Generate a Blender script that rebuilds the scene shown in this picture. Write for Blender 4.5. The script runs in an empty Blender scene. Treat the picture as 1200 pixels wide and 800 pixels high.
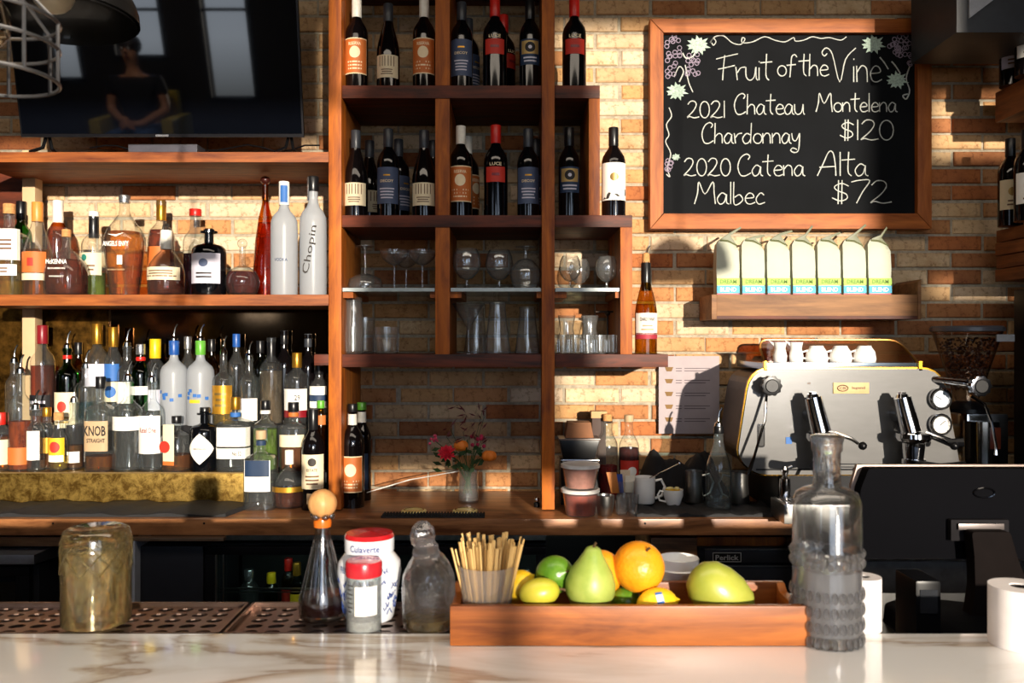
import bpy, bmesh, math, random
from math import sin, cos, pi, radians, atan2, sqrt
from mathutils import Vector, Matrix
random.seed(7)
SC = bpy.context.scene
COL = SC.collection

# ---------------------------------------------------------------- camera
cd = bpy.data.cameras.new('camera'); cam = bpy.data.objects.new('camera', cd); COL.objects.link(cam)
cam.location = (0, 0, 1.47); cam.rotation_euler = (pi/2, 0, 0)
cd.sensor_width = 36; cd.lens = 30; cd.clip_start = .02
cd.dof.use_dof = True; cd.dof.focus_distance = 2.95; cd.dof.aperture_fstop = 9
SC.camera = cam
# ---------------------------------------------------------------- sky, sun, added fill lights
w = bpy.data.worlds.new('sky'); SC.world = w; w.use_nodes = True
nt = w.node_tree; nt.nodes.clear()
tc = nt.nodes.new('ShaderNodeTexCoord'); sp = nt.nodes.new('ShaderNodeSeparateXYZ')
cr = nt.nodes.new('ShaderNodeValToRGB'); bg = nt.nodes.new('ShaderNodeBackground'); wo = nt.nodes.new('ShaderNodeOutputWorld')
mr = nt.nodes.new('ShaderNodeMapRange'); mr.inputs[1].default_value = -1; mr.inputs[2].default_value = 1
nt.links.new(tc.outputs['Generated'], sp.inputs[0]); nt.links.new(sp.outputs[2], mr.inputs[0]); nt.links.new(mr.outputs[0], cr.inputs[0])
cr.color_ramp.elements[0].position = .44; cr.color_ramp.elements[0].color = (.10, .10, .08, 1)
cr.color_ramp.elements[1].position = .48; cr.color_ramp.elements[1].color = (.74, .82, .92, 1)
e = cr.color_ramp.elements.new(.75); e.color = (.42, .60, .95, 1)
nt.links.new(cr.outputs[0], bg.inputs[0]); bg.inputs[1].default_value = 2.6
nt.links.new(bg.outputs[0], wo.inputs[0])
sd = bpy.data.lights.new('sun', 'SUN'); sun = bpy.data.objects.new('sun', sd); COL.objects.link(sun)
sd.energy = 6.0; sd.color = (1.0, .89, .74); sd.angle = radians(.9)
SDIR = Vector((-.27, 1, -.12)); sun.rotation_euler = SDIR.to_track_quat('-Z', 'Y').to_euler()
ld = bpy.data.lights.new('bar_fill_light', 'AREA'); lo = bpy.data.objects.new('bar_fill_light', ld); COL.objects.link(lo)
ld.shape = 'RECTANGLE'; ld.size = 4.0; ld.size_y = .8; ld.energy = 34; ld.color = (1, .86, .70)
lo.location = (0, .75, 3.3); lo.rotation_euler = (radians(4), 0, 0)  # unseen fill added above the bar to brighten the marble
l2 = bpy.data.lights.new('person_fill_light', 'AREA'); l2o = bpy.data.objects.new('person_fill_light', l2); COL.objects.link(l2o)
l2.size = .5; l2.energy = 40; l2.color = (1, .86, .72); l2o.location = (-3.3, -.7, 3.35); l2o.rotation_euler = (radians(-40), 0, 0)  # unseen fill added to brighten the seated person
for fx_ in (-.72, .17):
    l3 = bpy.data.lights.new('fridge_fill_light', 'AREA'); l3o = bpy.data.objects.new('fridge_fill_light', l3); COL.objects.link(l3o)
    l3.shape = 'RECTANGLE'; l3.size = .38; l3.size_y = .03; l3.energy = .35; l3.color = (.85, 1, .92); l3o.location = (fx_, 2.80, .795); l3o.rotation_euler = (radians(25), 0, 0)  # fill added inside so the bottles behind the doors show
SC.view_settings.view_transform = 'Standard'; SC.view_settings.look = 'None'
SC.view_settings.gamma = 1; SC.view_settings.exposure = .3; SC.view_settings.use_curve_mapping = False
SC.cycles.transparent_max_bounces = 32; SC.cycles.max_bounces = 10; SC.cycles.transmission_bounces = 10
SC.cycles.glossy_bounces = 4; SC.cycles.diffuse_bounces = 3
SC.cycles.caustics_reflective = False; SC.cycles.caustics_refractive = False; SC.cycles.sample_clamp_indirect = 6

# ---------------------------------------------------------------- photo frame -> world at a depth
def X(x, Y): return (x-600)*Y/1000
def Z(y, Y): return 1.47+(400-y)*Y/1000

# ---------------------------------------------------------------- mesh builder
class MB:
    def __init__(s): s.v = []; s.f = []
    def add(s, vs, fs):
        b = len(s.v); s.v += [tuple(v) for v in vs]; s.f += [tuple(i+b for i in f) for f in fs]; return s
    def box(s, x0, x1, y0, y1, z0, z1, M=None):
        vs = [Vector(p) for p in ((x0,y0,z0),(x1,y0,z0),(x1,y1,z0),(x0,y1,z0),(x0,y0,z1),(x1,y0,z1),(x1,y1,z1),(x0,y1,z1))]
        if M: vs = [M @ v for v in vs]
        return s.add(vs, [(3,2,1,0),(4,5,6,7),(0,1,5,4),(1,2,6,5),(2,3,7,6),(3,0,4,7)])
    def pbox(s, x0, x1, y0, y1, Yf, Yb):       # photo x,y limits of the front face at depth Yf
        return s.box(X(x0,Yf), X(x1,Yf), Yf, Yb, Z(y1,Yf), Z(y0,Yf))
    def prism(s, poly, y0, y1):                # poly of (x,z), extruded in y (faces -Y first)
        n = len(poly); a = sum(poly[i][0]*poly[(i+1)%n][1]-poly[(i+1)%n][0]*poly[i][1] for i in range(n))
        if a < 0: poly = poly[::-1]
        vs = [(x,y0,z) for x,z in poly]+[(x,y1,z) for x,z in poly]
        return s.add(vs, [tuple(range(n)), tuple(range(2*n-1,n-1,-1))]+[((i+1)%n,i,i+n,(i+1)%n+n) for i in range(n)])
    def rev(s, prof, n=24, c=(0,0,0), e=2.0, axis='Z', fy=1.0, cap=True, M=None):   # prof of (r,z)
        vs = []
        for r, z in prof:
            for i in range(n):
                t = 2*pi*i/n
                q = 1.0 if e == 2 else 1/((abs(cos(t))**e+abs(sin(t))**e)**(1/e))
                x, y = r*q*cos(t), r*q*sin(t)*fy
                p = (x,y,z) if axis == 'Z' else ((x,-z,y) if axis == 'Y' else (z,x,y))
                vs.append(Vector(p)+Vector(c) if M is None else M @ Vector(p))
        m = len(prof); fs = []
        for j in range(m-1):
            for i in range(n):
                k = (i+1) % n
                fs.append((j*n+i, j*n+k, (j+1)*n+k, (j+1)*n+i))
        if cap: fs += [tuple(range(n-1,-1,-1)), tuple((m-1)*n+i for i in range(n))]
        return s.add(vs, fs)
    def cyl(s, p0, p1, r0, r1=None, n=12):
        r1 = r0 if r1 is None else r1; p0 = Vector(p0); p1 = Vector(p1); d = p1-p0
        M = Matrix.Translation(p0) @ d.to_track_quat('Z','Y').to_matrix().to_4x4()
        return s.rev([(r0,0),(r1,d.length)], n, M=M)
    def tube(s, pts, r, n=6, close=False):
        P = [Vector(p) for p in pts]; m = len(P); vs = []; prev = None
        for i, p in enumerate(P):
            d = (P[(i+1)%m]-P[i-1]) if close else (P[min(i+1,m-1)]-P[max(i-1,0)])
            if d.length < 1e-9: d = Vector((0,0,1))
            d.normalize()
            u = (prev - d*prev.dot(d)) if prev else d.orthogonal()
            if u.length < 1e-6: u = d.orthogonal()
            u.normalize(); prev = u; v = d.cross(u); rr = r[i] if isinstance(r,(list,tuple)) else r
            for k in range(n): vs.append(p+u*rr*cos(2*pi*k/n)+v*rr*sin(2*pi*k/n))
        fs = []
        for i in range(m if close else m-1):
            j = (i+1) % m
            for k in range(n): l = (k+1) % n; fs.append((i*n+k, i*n+l, j*n+l, j*n+k))
        if not close: fs += [tuple(range(n-1,-1,-1)), tuple((m-1)*n+k for k in range(n))]
        return s.add(vs, fs)
    def ball(s, c, r, n=16, m=10, sc=(1,1,1)):
        prof = [(max(sin(pi*i/m),.001)*r, -cos(pi*i/m)*r*sc[2]) for i in range(m+1)]
        return s.rev(prof, n, c, fy=sc[1]/sc[0] if sc[0] else 1) if sc[0] == 1 else s.rev([(a*sc[0],b) for a,b in prof], n, c, fy=sc[1]/sc[0])
    def patch(s, R, a0, a1, z0, z1, e=2.0, off=.0006, n=10, c=(0,0)):   # label strip on a round or square body, angle 0 faces -Y
        vs = []
        for i in range(n+1):
            t = a0+(a1-a0)*i/n; th = t-pi/2
            q = 1.0 if e == 2 else 1/((abs(cos(th))**e+abs(sin(th))**e)**(1/e))
            r = R*q+off
            vs += [(c[0]+r*cos(th), c[1]+r*sin(th), z0), (c[0]+r*cos(th), c[1]+r*sin(th), z1)]
        return s.add(vs, [(2*i,2*i+2,2*i+3,2*i+1) for i in range(n)])
    def build(s, name, mat, parent=None, smooth=True, bev=0, loc=None, sharp=35):
        me = bpy.data.meshes.new(name); me.from_pydata(s.v, [], s.f); me.update()
        if bev:
            bm = bmesh.new(); bm.from_mesh(me)
            bmesh.ops.bevel(bm, geom=bm.edges[:], offset=bev, segments=2, profile=.7, affect='EDGES', clamp_overlap=True)
            bm.to_mesh(me); bm.free()
        if smooth:
            me.shade_smooth()
            me.set_sharp_from_angle(angle=radians(sharp))
        if mat: me.materials.append(mat)
        return put(name, me, parent, loc)

def put(name, me, parent=None, loc=None):
    o = bpy.data.objects.new(name, me); COL.objects.link(o)
    if parent: o.parent = parent
    if loc: o.location = loc
    return o
def tag(o, label, cat, group=None, kind=None):
    o['label'] = label; o['category'] = cat
    if group: o['group'] = group
    if kind: o['kind'] = kind
    return o
def struct(o): o['kind'] = 'structure'; return o
def thing(name, label, cat, loc=(0,0,0), rz=0, group=None):
    o = bpy.data.objects.new(name, None); COL.objects.link(o); o.empty_display_size = .05
    o.location = loc; o.rotation_euler = (0,0,rz); return tag(o, label, cat, group)
def copy_tree(o, parent=None):
    c = o.copy(); COL.objects.link(c); c.parent = parent
    for ch in list(o.children): copy_tree(ch, c)
    return c

# ---------------------------------------------------------------- materials
MC = {}
def lin(c): return tuple((x/12.92 if x <= .04045 else ((x+.055)/1.055)**2.4) for x in c[:3])
def h(s): return lin(tuple(int(s[i:i+2],16)/255 for i in (0,2,4)))
def base(name):
    m = bpy.data.materials.new(name); m.use_nodes = True; t = m.node_tree; t.nodes.clear()
    return m, t, t.nodes.new('ShaderNodeOutputMaterial')
def noise(t, scale=8, detail=4, vec='Object', sc=None, rough=.6, dist=0):
    c = t.nodes.new('ShaderNodeTexCoord'); n = t.nodes.new('ShaderNodeTexNoise')
    n.inputs['Scale'].default_value = scale; n.inputs['Detail'].default_value = detail; n.inputs['Roughness'].default_value = rough
    n.inputs['Distortion'].default_value = dist
    if sc:
        mp = t.nodes.new('ShaderNodeMapping'); mp.inputs['Scale'].default_value = sc
        t.links.new(c.outputs[vec], mp.inputs[0]); t.links.new(mp.outputs[0], n.inputs[0])
    else: t.links.new(c.outputs[vec], n.inputs[0])
    return n
def pm(name, col, rough=.5, metal=0, var=.12, nscale=30, bump=0, spec=.5, coat=0, trans=0, sc=None, emit=0, ior=1.45, sss=0):
    key = name
    if key in MC: return MC[key]
    if isinstance(col, str): col = h(col)
    m, t, out = base(name); p = t.nodes.new('ShaderNodeBsdfPrincipled'); t.links.new(p.outputs[0], out.inputs[0])
    n = noise(t, nscale, 3, sc=sc); r = t.nodes.new('ShaderNodeValToRGB'); t.links.new(n.outputs[0], r.inputs[0])
    r.color_ramp.elements[0].position = .3; r.color_ramp.elements[1].position = .7
    r.color_ramp.elements[0].color = tuple(x*(1-var) for x in col)+(1,); r.color_ramp.elements[1].color = tuple(min(1,x*(1+var)) for x in col)+(1,)
    t.links.new(r.outputs[0], p.inputs['Base Color'])
    p.inputs['Roughness'].default_value = rough; p.inputs['Metallic'].default_value = metal
    p.inputs['Specular IOR Level'].default_value = spec; p.inputs['Coat Weight'].default_value = coat; p.inputs['Coat Roughness'].default_value = .05
    p.inputs['Transmission Weight'].default_value = trans; p.inputs['IOR'].default_value = ior
    if sss: p.inputs['Subsurface Weight'].default_value = sss; p.inputs['Subsurface Radius'].default_value = (.01,.005,.003)
    if emit: p.inputs['Emission Color'].default_value = tuple(col)+(1,); p.inputs['Emission Strength'].default_value = emit
    if bump:
        b = t.nodes.new('ShaderNodeBump'); b.inputs['Strength'].default_value = bump; b.inputs['Distance'].default_value = .003
        t.links.new(n.outputs[0], b.inputs['Height']); t.links.new(b.outputs[0], p.inputs['Normal'])
    MC[key] = m; return m
def wood(name, c1, c2, axis='X', rough=.55, scale=1.0, coat=.0):
    if name in MC: return MC[name]
    m, t, out = base(name); p = t.nodes.new('ShaderNodeBsdfPrincipled'); t.links.new(p.outputs[0], out.inputs[0])
    s = {'X':(1.6,22,22),'Z':(22,22,1.6),'Y':(22,1.6,22)}[axis]
    n = noise(t, 1.6*scale, 8, sc=s, rough=.65, dist=.6); n2 = noise(t, 3.5*scale, 4, sc=tuple(1 if a < 2 else 4 for a in s), rough=.6, dist=1.5)
    mx = t.nodes.new('ShaderNodeMix'); mx.data_type = 'FLOAT'; mx.inputs[0].default_value = .42
    t.links.new(n.outputs[0], mx.inputs[2]); t.links.new(n2.outputs[0], mx.inputs[3])
    r = t.nodes.new('ShaderNodeValToRGB'); t.links.new(mx.outputs[0], r.inputs[0])
    r.color_ramp.elements[0].position = .36; r.color_ramp.elements[1].position = .62
    r.color_ramp.elements[0].color = h(c1)+(1,); r.color_ramp.elements[1].color = h(c2)+(1,)
    t.links.new(r.outputs[0], p.inputs['Base Color']); p.inputs['Roughness'].default_value = rough
    p.inputs['Coat Weight'].default_value = coat; p.inputs['Coat Roughness'].default_value = .25; p.inputs['Specular IOR Level'].default_value = .3
    b = t.nodes.new('ShaderNodeBump'); b.inputs['Strength'].default_value = .15; b.inputs['Distance'].default_value = .002
    t.links.new(n.outputs[0], b.inputs['Height']); t.links.new(b.outputs[0], p.inputs['Normal'])
    MC[name] = m; return m
def schlick(t, f0=.045, top=.9):
    lw = t.nodes.new('ShaderNodeLayerWeight'); lw.inputs[0].default_value = .5
    pw = t.nodes.new('ShaderNodeMath'); pw.operation = 'POWER'; pw.inputs[1].default_value = 4.0; t.links.new(lw.outputs['Facing'], pw.inputs[0])
    ma = t.nodes.new('ShaderNodeMath'); ma.operation = 'MULTIPLY_ADD'; ma.inputs[1].default_value = top; ma.inputs[2].default_value = f0
    t.links.new(pw.outputs[0], ma.inputs[0]); return ma
def clear(name, tint, edge=None, gloss=.075, ior=1.5, haze=0, hazecol=(1,1,1)):
    """thin shelf glass: see-through, darker towards its rims, with mirror-like sheen"""
    if name in MC: return MC[name]
    if isinstance(tint, str): tint = h(tint)
    edge = tuple(x*.3 for x in tint) if edge is None else (h(edge) if isinstance(edge, str) else edge)
    m, t, out = base(name); lw = t.nodes.new('ShaderNodeLayerWeight'); lw.inputs[0].default_value = .35
    r = t.nodes.new('ShaderNodeValToRGB'); t.links.new(lw.outputs['Facing'], r.inputs[0])
    r.color_ramp.elements[0].position = .35; r.color_ramp.elements[0].color = tuple(tint)+(1,)
    r.color_ramp.elements[1].position = .9; r.color_ramp.elements[1].color = tuple(edge)+(1,)  # darker rim tint stands in for refraction
    tr = t.nodes.new('ShaderNodeBsdfTransparent'); t.links.new(r.outputs[0], tr.inputs[0])
    g = t.nodes.new('ShaderNodeBsdfGlossy'); g.inputs['Roughness'].default_value = gloss
    fr = schlick(t, .07 if ior < 1.6 else .10)
    nz = noise(t, 60, 2); bp = t.nodes.new('ShaderNodeBump'); bp.inputs['Strength'].default_value = .08; bp.inputs['Distance'].default_value = .002
    t.links.new(nz.outputs[0], bp.inputs['Height']); t.links.new(bp.outputs[0], g.inputs['Normal'])
    mx = t.nodes.new('ShaderNodeMixShader'); t.links.new(fr.outputs[0], mx.inputs[0])
    t.links.new(tr.outputs[0], mx.inputs[1]); t.links.new(g.outputs[0], mx.inputs[2]); last = mx
    if haze:
        d = t.nodes.new('ShaderNodeBsdfDiffuse'); d.inputs[0].default_value = tuple(hazecol)+(1,)
        tl = t.nodes.new('ShaderNodeBsdfTranslucent'); tl.inputs[0].default_value = tuple(hazecol)+(1,)
        a = t.nodes.new('ShaderNodeMixShader'); t.links.new(d.outputs[0], a.inputs[1]); t.links.new(tl.outputs[0], a.inputs[2])
        m2 = t.nodes.new('ShaderNodeMixShader'); m2.inputs[0].default_value = haze  # pale haze stands in for refracted brightness; on frosted glass it is frosting
        t.links.new(mx.outputs[0], m2.inputs[1]); t.links.new(a.outputs[0], m2.inputs[2]); last = m2
    t.links.new(last.outputs[0], out.inputs[0]); MC[name] = m; return m
def heroglass(name, tint=(1,1,1), rough=0.0, bump=0, bscale=60, thru=.35, ior=1.45, milk=.03):
    if name in MC: return MC[name]
    m, t, out = base(name); g = t.nodes.new('ShaderNodeBsdfGlass'); g.inputs[0].default_value = tuple(tint)+(1,)
    g.inputs['Roughness'].default_value = rough; g.inputs['IOR'].default_value = ior
    tr = t.nodes.new('ShaderNodeBsdfTransparent'); tr.inputs[0].default_value = tuple(x*.95 for x in tint)+(1,)
    mx = t.nodes.new('ShaderNodeMixShader'); mx.inputs[0].default_value = thru
    n = noise(t, bscale, 2)
    if bump:
        b = t.nodes.new('ShaderNodeBump'); b.inputs['Strength'].default_value = bump; b.inputs['Distance'].default_value = .004
        t.links.new(n.outputs[0], b.inputs['Height']); t.links.new(b.outputs[0], g.inputs['Normal'])
    t.links.new(g.outputs[0], mx.inputs[1]); t.links.new(tr.outputs[0], mx.inputs[2])
    gl_ = t.nodes.new('ShaderNodeBsdfGlossy'); gl_.inputs['Roughness'].default_value = .13
    if bump: t.links.new(b.outputs[0], gl_.inputs['Normal'])
    m2 = t.nodes.new('ShaderNodeMixShader'); t.links.new(schlick(t, .07, .5).outputs[0], m2.inputs[0]); t.links.new(mx.outputs[0], m2.inputs[1]); t.links.new(gl_.outputs[0], m2.inputs[2])
    df = t.nodes.new('ShaderNodeBsdfTranslucent'); df.inputs[0].default_value = (.9,.9,.9,1)
    m3 = t.nodes.new('ShaderNodeMixShader'); m3.inputs[0].default_value = milk; t.links.new(m2.outputs[0], m3.inputs[1]); t.links.new(df.outputs[0], m3.inputs[2])  # pale translucent share stands in for sunlit sparkle in clear glass
    t.links.new(m3.outputs[0], out.inputs[0])
    MC[name] = m; return m
def liquid(name, col, body=.35):
    if name in MC: return MC[name]
    if isinstance(col, str): col = h(col)
    m, t, out = base(name); lw = t.nodes.new('ShaderNodeLayerWeight'); lw.inputs[0].default_value = .4
    r = t.nodes.new('ShaderNodeValToRGB'); t.links.new(lw.outputs['Facing'], r.inputs[0])
    r.color_ramp.elements[0].position = .2; r.color_ramp.elements[0].color = tuple(x**.6 for x in col)+(1,)
    r.color_ramp.elements[1].position = .85; r.color_ramp.elements[1].color = tuple(x*.4 for x in col)+(1,)
    tr = t.nodes.new('ShaderNodeBsdfTransparent'); t.links.new(r.outputs[0], tr.inputs[0])
    n = noise(t, 14, 3, sc=(3,3,1)); r2 = t.nodes.new('ShaderNodeValToRGB'); t.links.new(n.outputs[0], r2.inputs[0])
    r2.color_ramp.elements[0].position = .35; r2.color_ramp.elements[0].color = tuple(x*.25 for x in col)+(1,)
    r2.color_ramp.elements[1].position = .65; r2.color_ramp.elements[1].color = tuple(col)+(1,)
    d = t.nodes.new('ShaderNodeBsdfTranslucent'); t.links.new(r2.outputs[0], d.inputs[0])
    d2 = t.nodes.new('ShaderNodeBsdfDiffuse'); t.links.new(r2.outputs[0], d2.inputs[0])
    a = t.nodes.new('ShaderNodeMixShader'); t.links.new(d.outputs[0], a.inputs[1]); t.links.new(d2.outputs[0], a.inputs[2])
    m2 = t.nodes.new('ShaderNodeMixShader'); m2.inputs[0].default_value = body
    t.links.new(tr.outputs[0], m2.inputs[1]); t.links.new(a.outputs[0], m2.inputs[2]); t.links.new(m2.outputs[0], out.inputs[0])
    MC[name] = m; return m

# ---------------------------------------------------------------- text
TC = {}
def glyphs(s, thick=0.0):
    k = (s, thick)
    if k in TC: return TC[k]
    cu = bpy.data.curves.new('t', 'FONT'); cu.body = s; cu.size = 1; cu.resolution_u = 2; cu.offset = thick
    o = bpy.data.objects.new('t', cu); COL.objects.link(o)
    dg = bpy.context.evaluated_depsgraph_get(); me = bpy.data.meshes.new_from_object(o.evaluated_get(dg))
    vs = [(v.co.x, v.co.y) for v in me.vertices]; fs = [tuple(p.vertices) for p in me.polygons]
    bpy.data.objects.remove(o); bpy.data.curves.remove(cu); bpy.data.meshes.remove(me)
    x0 = min(v[0] for v in vs); x1 = max(v[0] for v in vs); y0 = min(v[1] for v in vs); y1 = max(v[1] for v in vs)
    vs = [((x-(x0+x1)/2)/(y1-y0), (y-(y0+y1)/2)/(y1-y0)) for x,y in vs]      # centred, height 1
    TC[k] = (vs, fs, (x1-x0)/(y1-y0)); return TC[k]
def text(s, mat, parent, hgt, u=0, z=0, R=None, off=.001, width=None, name='lettering', rot=0, thick=0.02, y=0):
    vs, fs, wd = glyphs(s, thick); sx = hgt if width is None else width/wd; out = []
    for a, b in vs:
        a *= sx; b *= hgt
        if rot: a, b = a*cos(rot)-b*sin(rot), a*sin(rot)+b*cos(rot)
        a += u; b += z
        if R: out.append(((R+off)*sin(a/R), -(R+off)*cos(a/R), b))
        else: out.append((a, y-off, b))
    mb = MB(); mb.add(out, fs)
    return mb.build(name, mat, parent, smooth=False)

# palette
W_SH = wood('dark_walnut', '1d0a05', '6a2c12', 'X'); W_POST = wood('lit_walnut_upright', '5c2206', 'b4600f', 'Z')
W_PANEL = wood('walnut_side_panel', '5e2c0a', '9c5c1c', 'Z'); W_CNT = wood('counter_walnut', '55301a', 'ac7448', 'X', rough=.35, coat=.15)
W_FR = wood('board_frame_cherry_x', '7c3c10', 'b8682a', 'X'); W_FRZ = wood('board_frame_cherry_z', '7c3c10', 'b8682a', 'Z')
W_BOX = wood('display_box_walnut', '5e3c22', '94683e', 'X')
W_TRAY = wood('serving_tray_acacia', '56260c', 'a86026', 'X', rough=.42, coat=.12)
STEEL = pm('brushed_steel', 'b8b6b2', .3, 1, .06, 12, sc=(1,1,30)); CHROME = pm('chrome', 'd8d8da', .08, 1, .03)
BLK = pm('black_plastic', '0d0d0f', .3, 0, .1, spec=.25); BLKM = pm('matt_black_metal', '131316', .6, .1, .1, spec=.25)
RUB = pm('black_rubber_mat', '1b1b1d', .75, 0, .2, 80, bump=.3)
BRASS = pm('polished_brass', 'c8962e', .2, 1, .08); WHT = pm('white_ceramic', 'eeece8', .2, 0, .03, coat=.4)
CORK = pm('cork', 'c08a54', .85, 0, .25, 120, bump=.2); PAPER = pm('white_paper', 'ece8e0', .75, 0, .04)
# ================================================================ THE SETTING
YW = 3.25; YF = 2.873
def noisy_wall(name, c, r=.9): return pm(name, c, r, 0, .15, 6, bump=.2)
DARKW = noisy_wall('dark_painted_plaster', '2b2622'); MORT = pm('grey_mortar', 'a39884', .95, 0, .25, 60, bump=.6)
struct(MB().box(-5.1, 5.1, -2.9, 3.6, -.05, 0).build('floor', pm('brown_floor', '3a2a20', .6, 0, .2, 5), smooth=False))
struct(MB().box(-5.1, 5.1, -2.9, 3.6, 3.5, 3.6).build('ceiling', DARKW, smooth=False))
struct(MB().box(-5.2, -5.1, -2.9, 3.6, 0, 3.5).build('wall_left', DARKW, smooth=False))
struct(MB().box(5.1, 5.2, -2.9, 3.6, 0, 3.5).build('wall_right', DARKW, smooth=False))
wb = struct(MB().box(-5.1, 5.1, YW+.007, YW+.2, 0, 3.5).build('wall_back', MORT, smooth=False))
# side wall that carries the bottle ledges at the right
struct(MB().box(2.02, 2.14, 2.86, YW+.012, 0, 3.5).build('wall_side', DARKW, smooth=False))
# window wall behind the camera
def cut_wall(y0, y1, x0, x1, z0, z1, holes):
    mb = MB(); xs = sorted({x0, x1} | {a for q in holes for a in q[:2]})
    for a, b in zip(xs, xs[1:]):
        hs = sorted([q for q in holes if q[0] <= a+1e-6 and q[1] >= b-1e-6], key=lambda q: q[2]); z = z0
        for q in hs:
            if q[2] > z: mb.box(a, b, y0, y1, z, q[2])
            z = q[3]
        if z < z1: mb.box(a, b, y0, y1, z, z1)
    return mb
HOLES = [(-4.45,-4.18,1.88,2.30), (-3.81,-3.35,2.09,3.3), (-2.94,-2.52,1.70,3.3),
         (-.35,.93,.62,2.95), (.93,1.04,.62,3.4), (1.04,1.80,.62,1.70), (1.80,2.99,.62,3.4), (3.24,4.3,2.91,3.13), (3.24,4.3,2.385,2.435)]  # first three serve the screen reflection; the rest are shaped to throw sun patches
struct(cut_wall(-2.9, -2.8, -5.1, 5.1, 0, 3.5, HOLES).build('wall_front', DARKW, smooth=False))
for i, (a,b,c,d) in enumerate(HOLES[:3]+[(-.35,1.04,.62,2.95),HOLES[6]]):
    m = MB(); t = .03
    if i == 3: m.box(.93,1.04,-2.83,-2.8,2.95,2.97)
    m.box(a-t,a,-2.84,-2.76,c-t,d+t).box(b,b+t,-2.84,-2.76,c-t,d+t).box(a,b,-2.84,-2.76,d,d+t).box(a,b,-2.84,-2.76,c-t,c)
    if i in (1,2): m.box(a,b,-2.83,-2.8,2.5-.015,2.5+.015)
    struct(m.build('window_%d' % (i+1), BLKM, smooth=False))

# ---- bricks
BR = [('ae8558','c9a274'),('b8946a','d6b68c'),('9a6238','c08856'),('bfa07a','d6bea0'),('8c5430','b07648'),('b08c62','dcc29c'),('864c2c','b46c3a'),('a67648','cc9e68')]
def brick_mat(i, a, b):
    m, t, out = base('brick_%s' % 'abcdefgh'[i]); p = t.nodes.new('ShaderNodeBsdfPrincipled'); t.links.new(p.outputs[0], out.inputs[0])
    n = noise(t, 9, 6, sc=(1,1,1.6), rough=.7); n2 = noise(t, 55, 4, rough=.7)
    oi = t.nodes.new('ShaderNodeObjectInfo')
    r = t.nodes.new('ShaderNodeValToRGB'); ad = t.nodes.new('ShaderNodeMath'); ad.operation = 'MULTIPLY_ADD'
    ad.inputs[1].default_value = .30; t.links.new(oi.outputs['Random'], ad.inputs[0]); t.links.new(n.outputs[0], ad.inputs[2])
    t.links.new(ad.outputs[0], r.inputs[0])
    r.color_ramp.elements[0].position = .40; r.color_ramp.elements[0].color = h(a)+(1,)
    r.color_ramp.elements[1].position = .80; r.color_ramp.elements[1].color = h(b)+(1,)
    r2 = t.nodes.new('ShaderNodeValToRGB'); t.links.new(n2.outputs[0], r2.inputs[0])
    r2.color_ramp.elements[0].position = .30; r2.color_ramp.elements[0].color = (.35,.25,.18,1)
    r2.color_ramp.elements[1].position = .48; r2.color_ramp.elements[1].color = (1,1,1,1)
    mx = t.nodes.new('ShaderNodeMix'); mx.data_type = 'RGBA'; mx.blend_type = 'MULTIPLY'; mx.inputs[0].default_value = .8
    t.links.new(r.outputs[0], mx.inputs[6]); t.links.new(r2.outputs[0], mx.inputs[7]); t.links.new(mx.outputs[2], p.inputs['Base Color'])
    p.inputs['Roughness'].default_value = .9
    bp = t.nodes.new('ShaderNodeBump'); bp.inputs['Strength'].default_value = .6; bp.inputs['Distance'].default_value = .004
    t.links.new(n2.outputs[0], bp.inputs['Height']); t.links.new(bp.outputs[0], p.inputs['Normal']); return m
BM = [brick_mat(i, a, b) for i, (a, b) in enumerate(BR)]
def brick_geo(mb, cx, cz, L, H, rnd):
    c = .004; y0 = YW-.0+rnd.uniform(-.004,.004); y1 = YW+.03; j = lambda: rnd.uniform(-.002,.002)
    F = [(cx-L/2+c+j(), y0, cz-H/2+c+j()), (cx+L/2-c+j(), y0, cz-H/2+c+j()), (cx+L/2-c+j(), y0, cz+H/2-c+j()), (cx-L/2+c+j(), y0, cz+H/2-c+j())]
    K = [(cx-L/2, y0+c, cz-H/2), (cx+L/2, y0+c, cz-H/2), (cx+L/2, y0+c, cz+H/2), (cx-L/2, y0+c, cz+H/2)]
    B = [(x, y1, z) for x, _, z in K]
    mb.add(F+K+B, [(0,1,2,3)]+[((i+1)%4,i,i+4,(i+1)%4+4) for i in range(4)]+[((i+1)%4+4,i+4,i+8,(i+1)%4+8) for i in range(4)])
CH = .0642; z0 = Z(18.5, YW); BL = .203; PITCH = .211
slots = []
for k in range(-3, 31):
    zc = z0-k*CH+CH/2
    off = X(697, YW)+(0 if k % 2 == 0 else PITCH*.45)
    for j in range(-13, 9):
        xc = off+PITCH*(j+.5); slots.append((xc, zc, k))
def px(xc): return 600+xc/YW*1000
def py(zc): return 400-(zc-1.47)/YW*1000
def seen(xc, zc):
    x, y = px(xc), py(zc)
    if x < -40 or x > 1240 or y < -12 or y > 600: return 0
    if 770 < x < 1085 and 28 < y < 262: return 0
    if x < 340 and y < 175: return 0
    if x > 655 and y < 545: return 3
    if 400 < x < 655 and 430 < y < 590: return 2.5
    if x < 385 and 205 < y < 300: return 2.2
    if 340 <= x < 390 and y < 175: return 2.4
    if 405 < x < 655 and 150 < y < 252: return 2
    return 1
rnd = random.Random(3); slots = [s for s in slots if -40 < px(s[0]) < 1290 and -25 < py(s[1]) < 610]
slots.sort(key=lambda s: -seen(s[0], s[1]))
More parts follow.
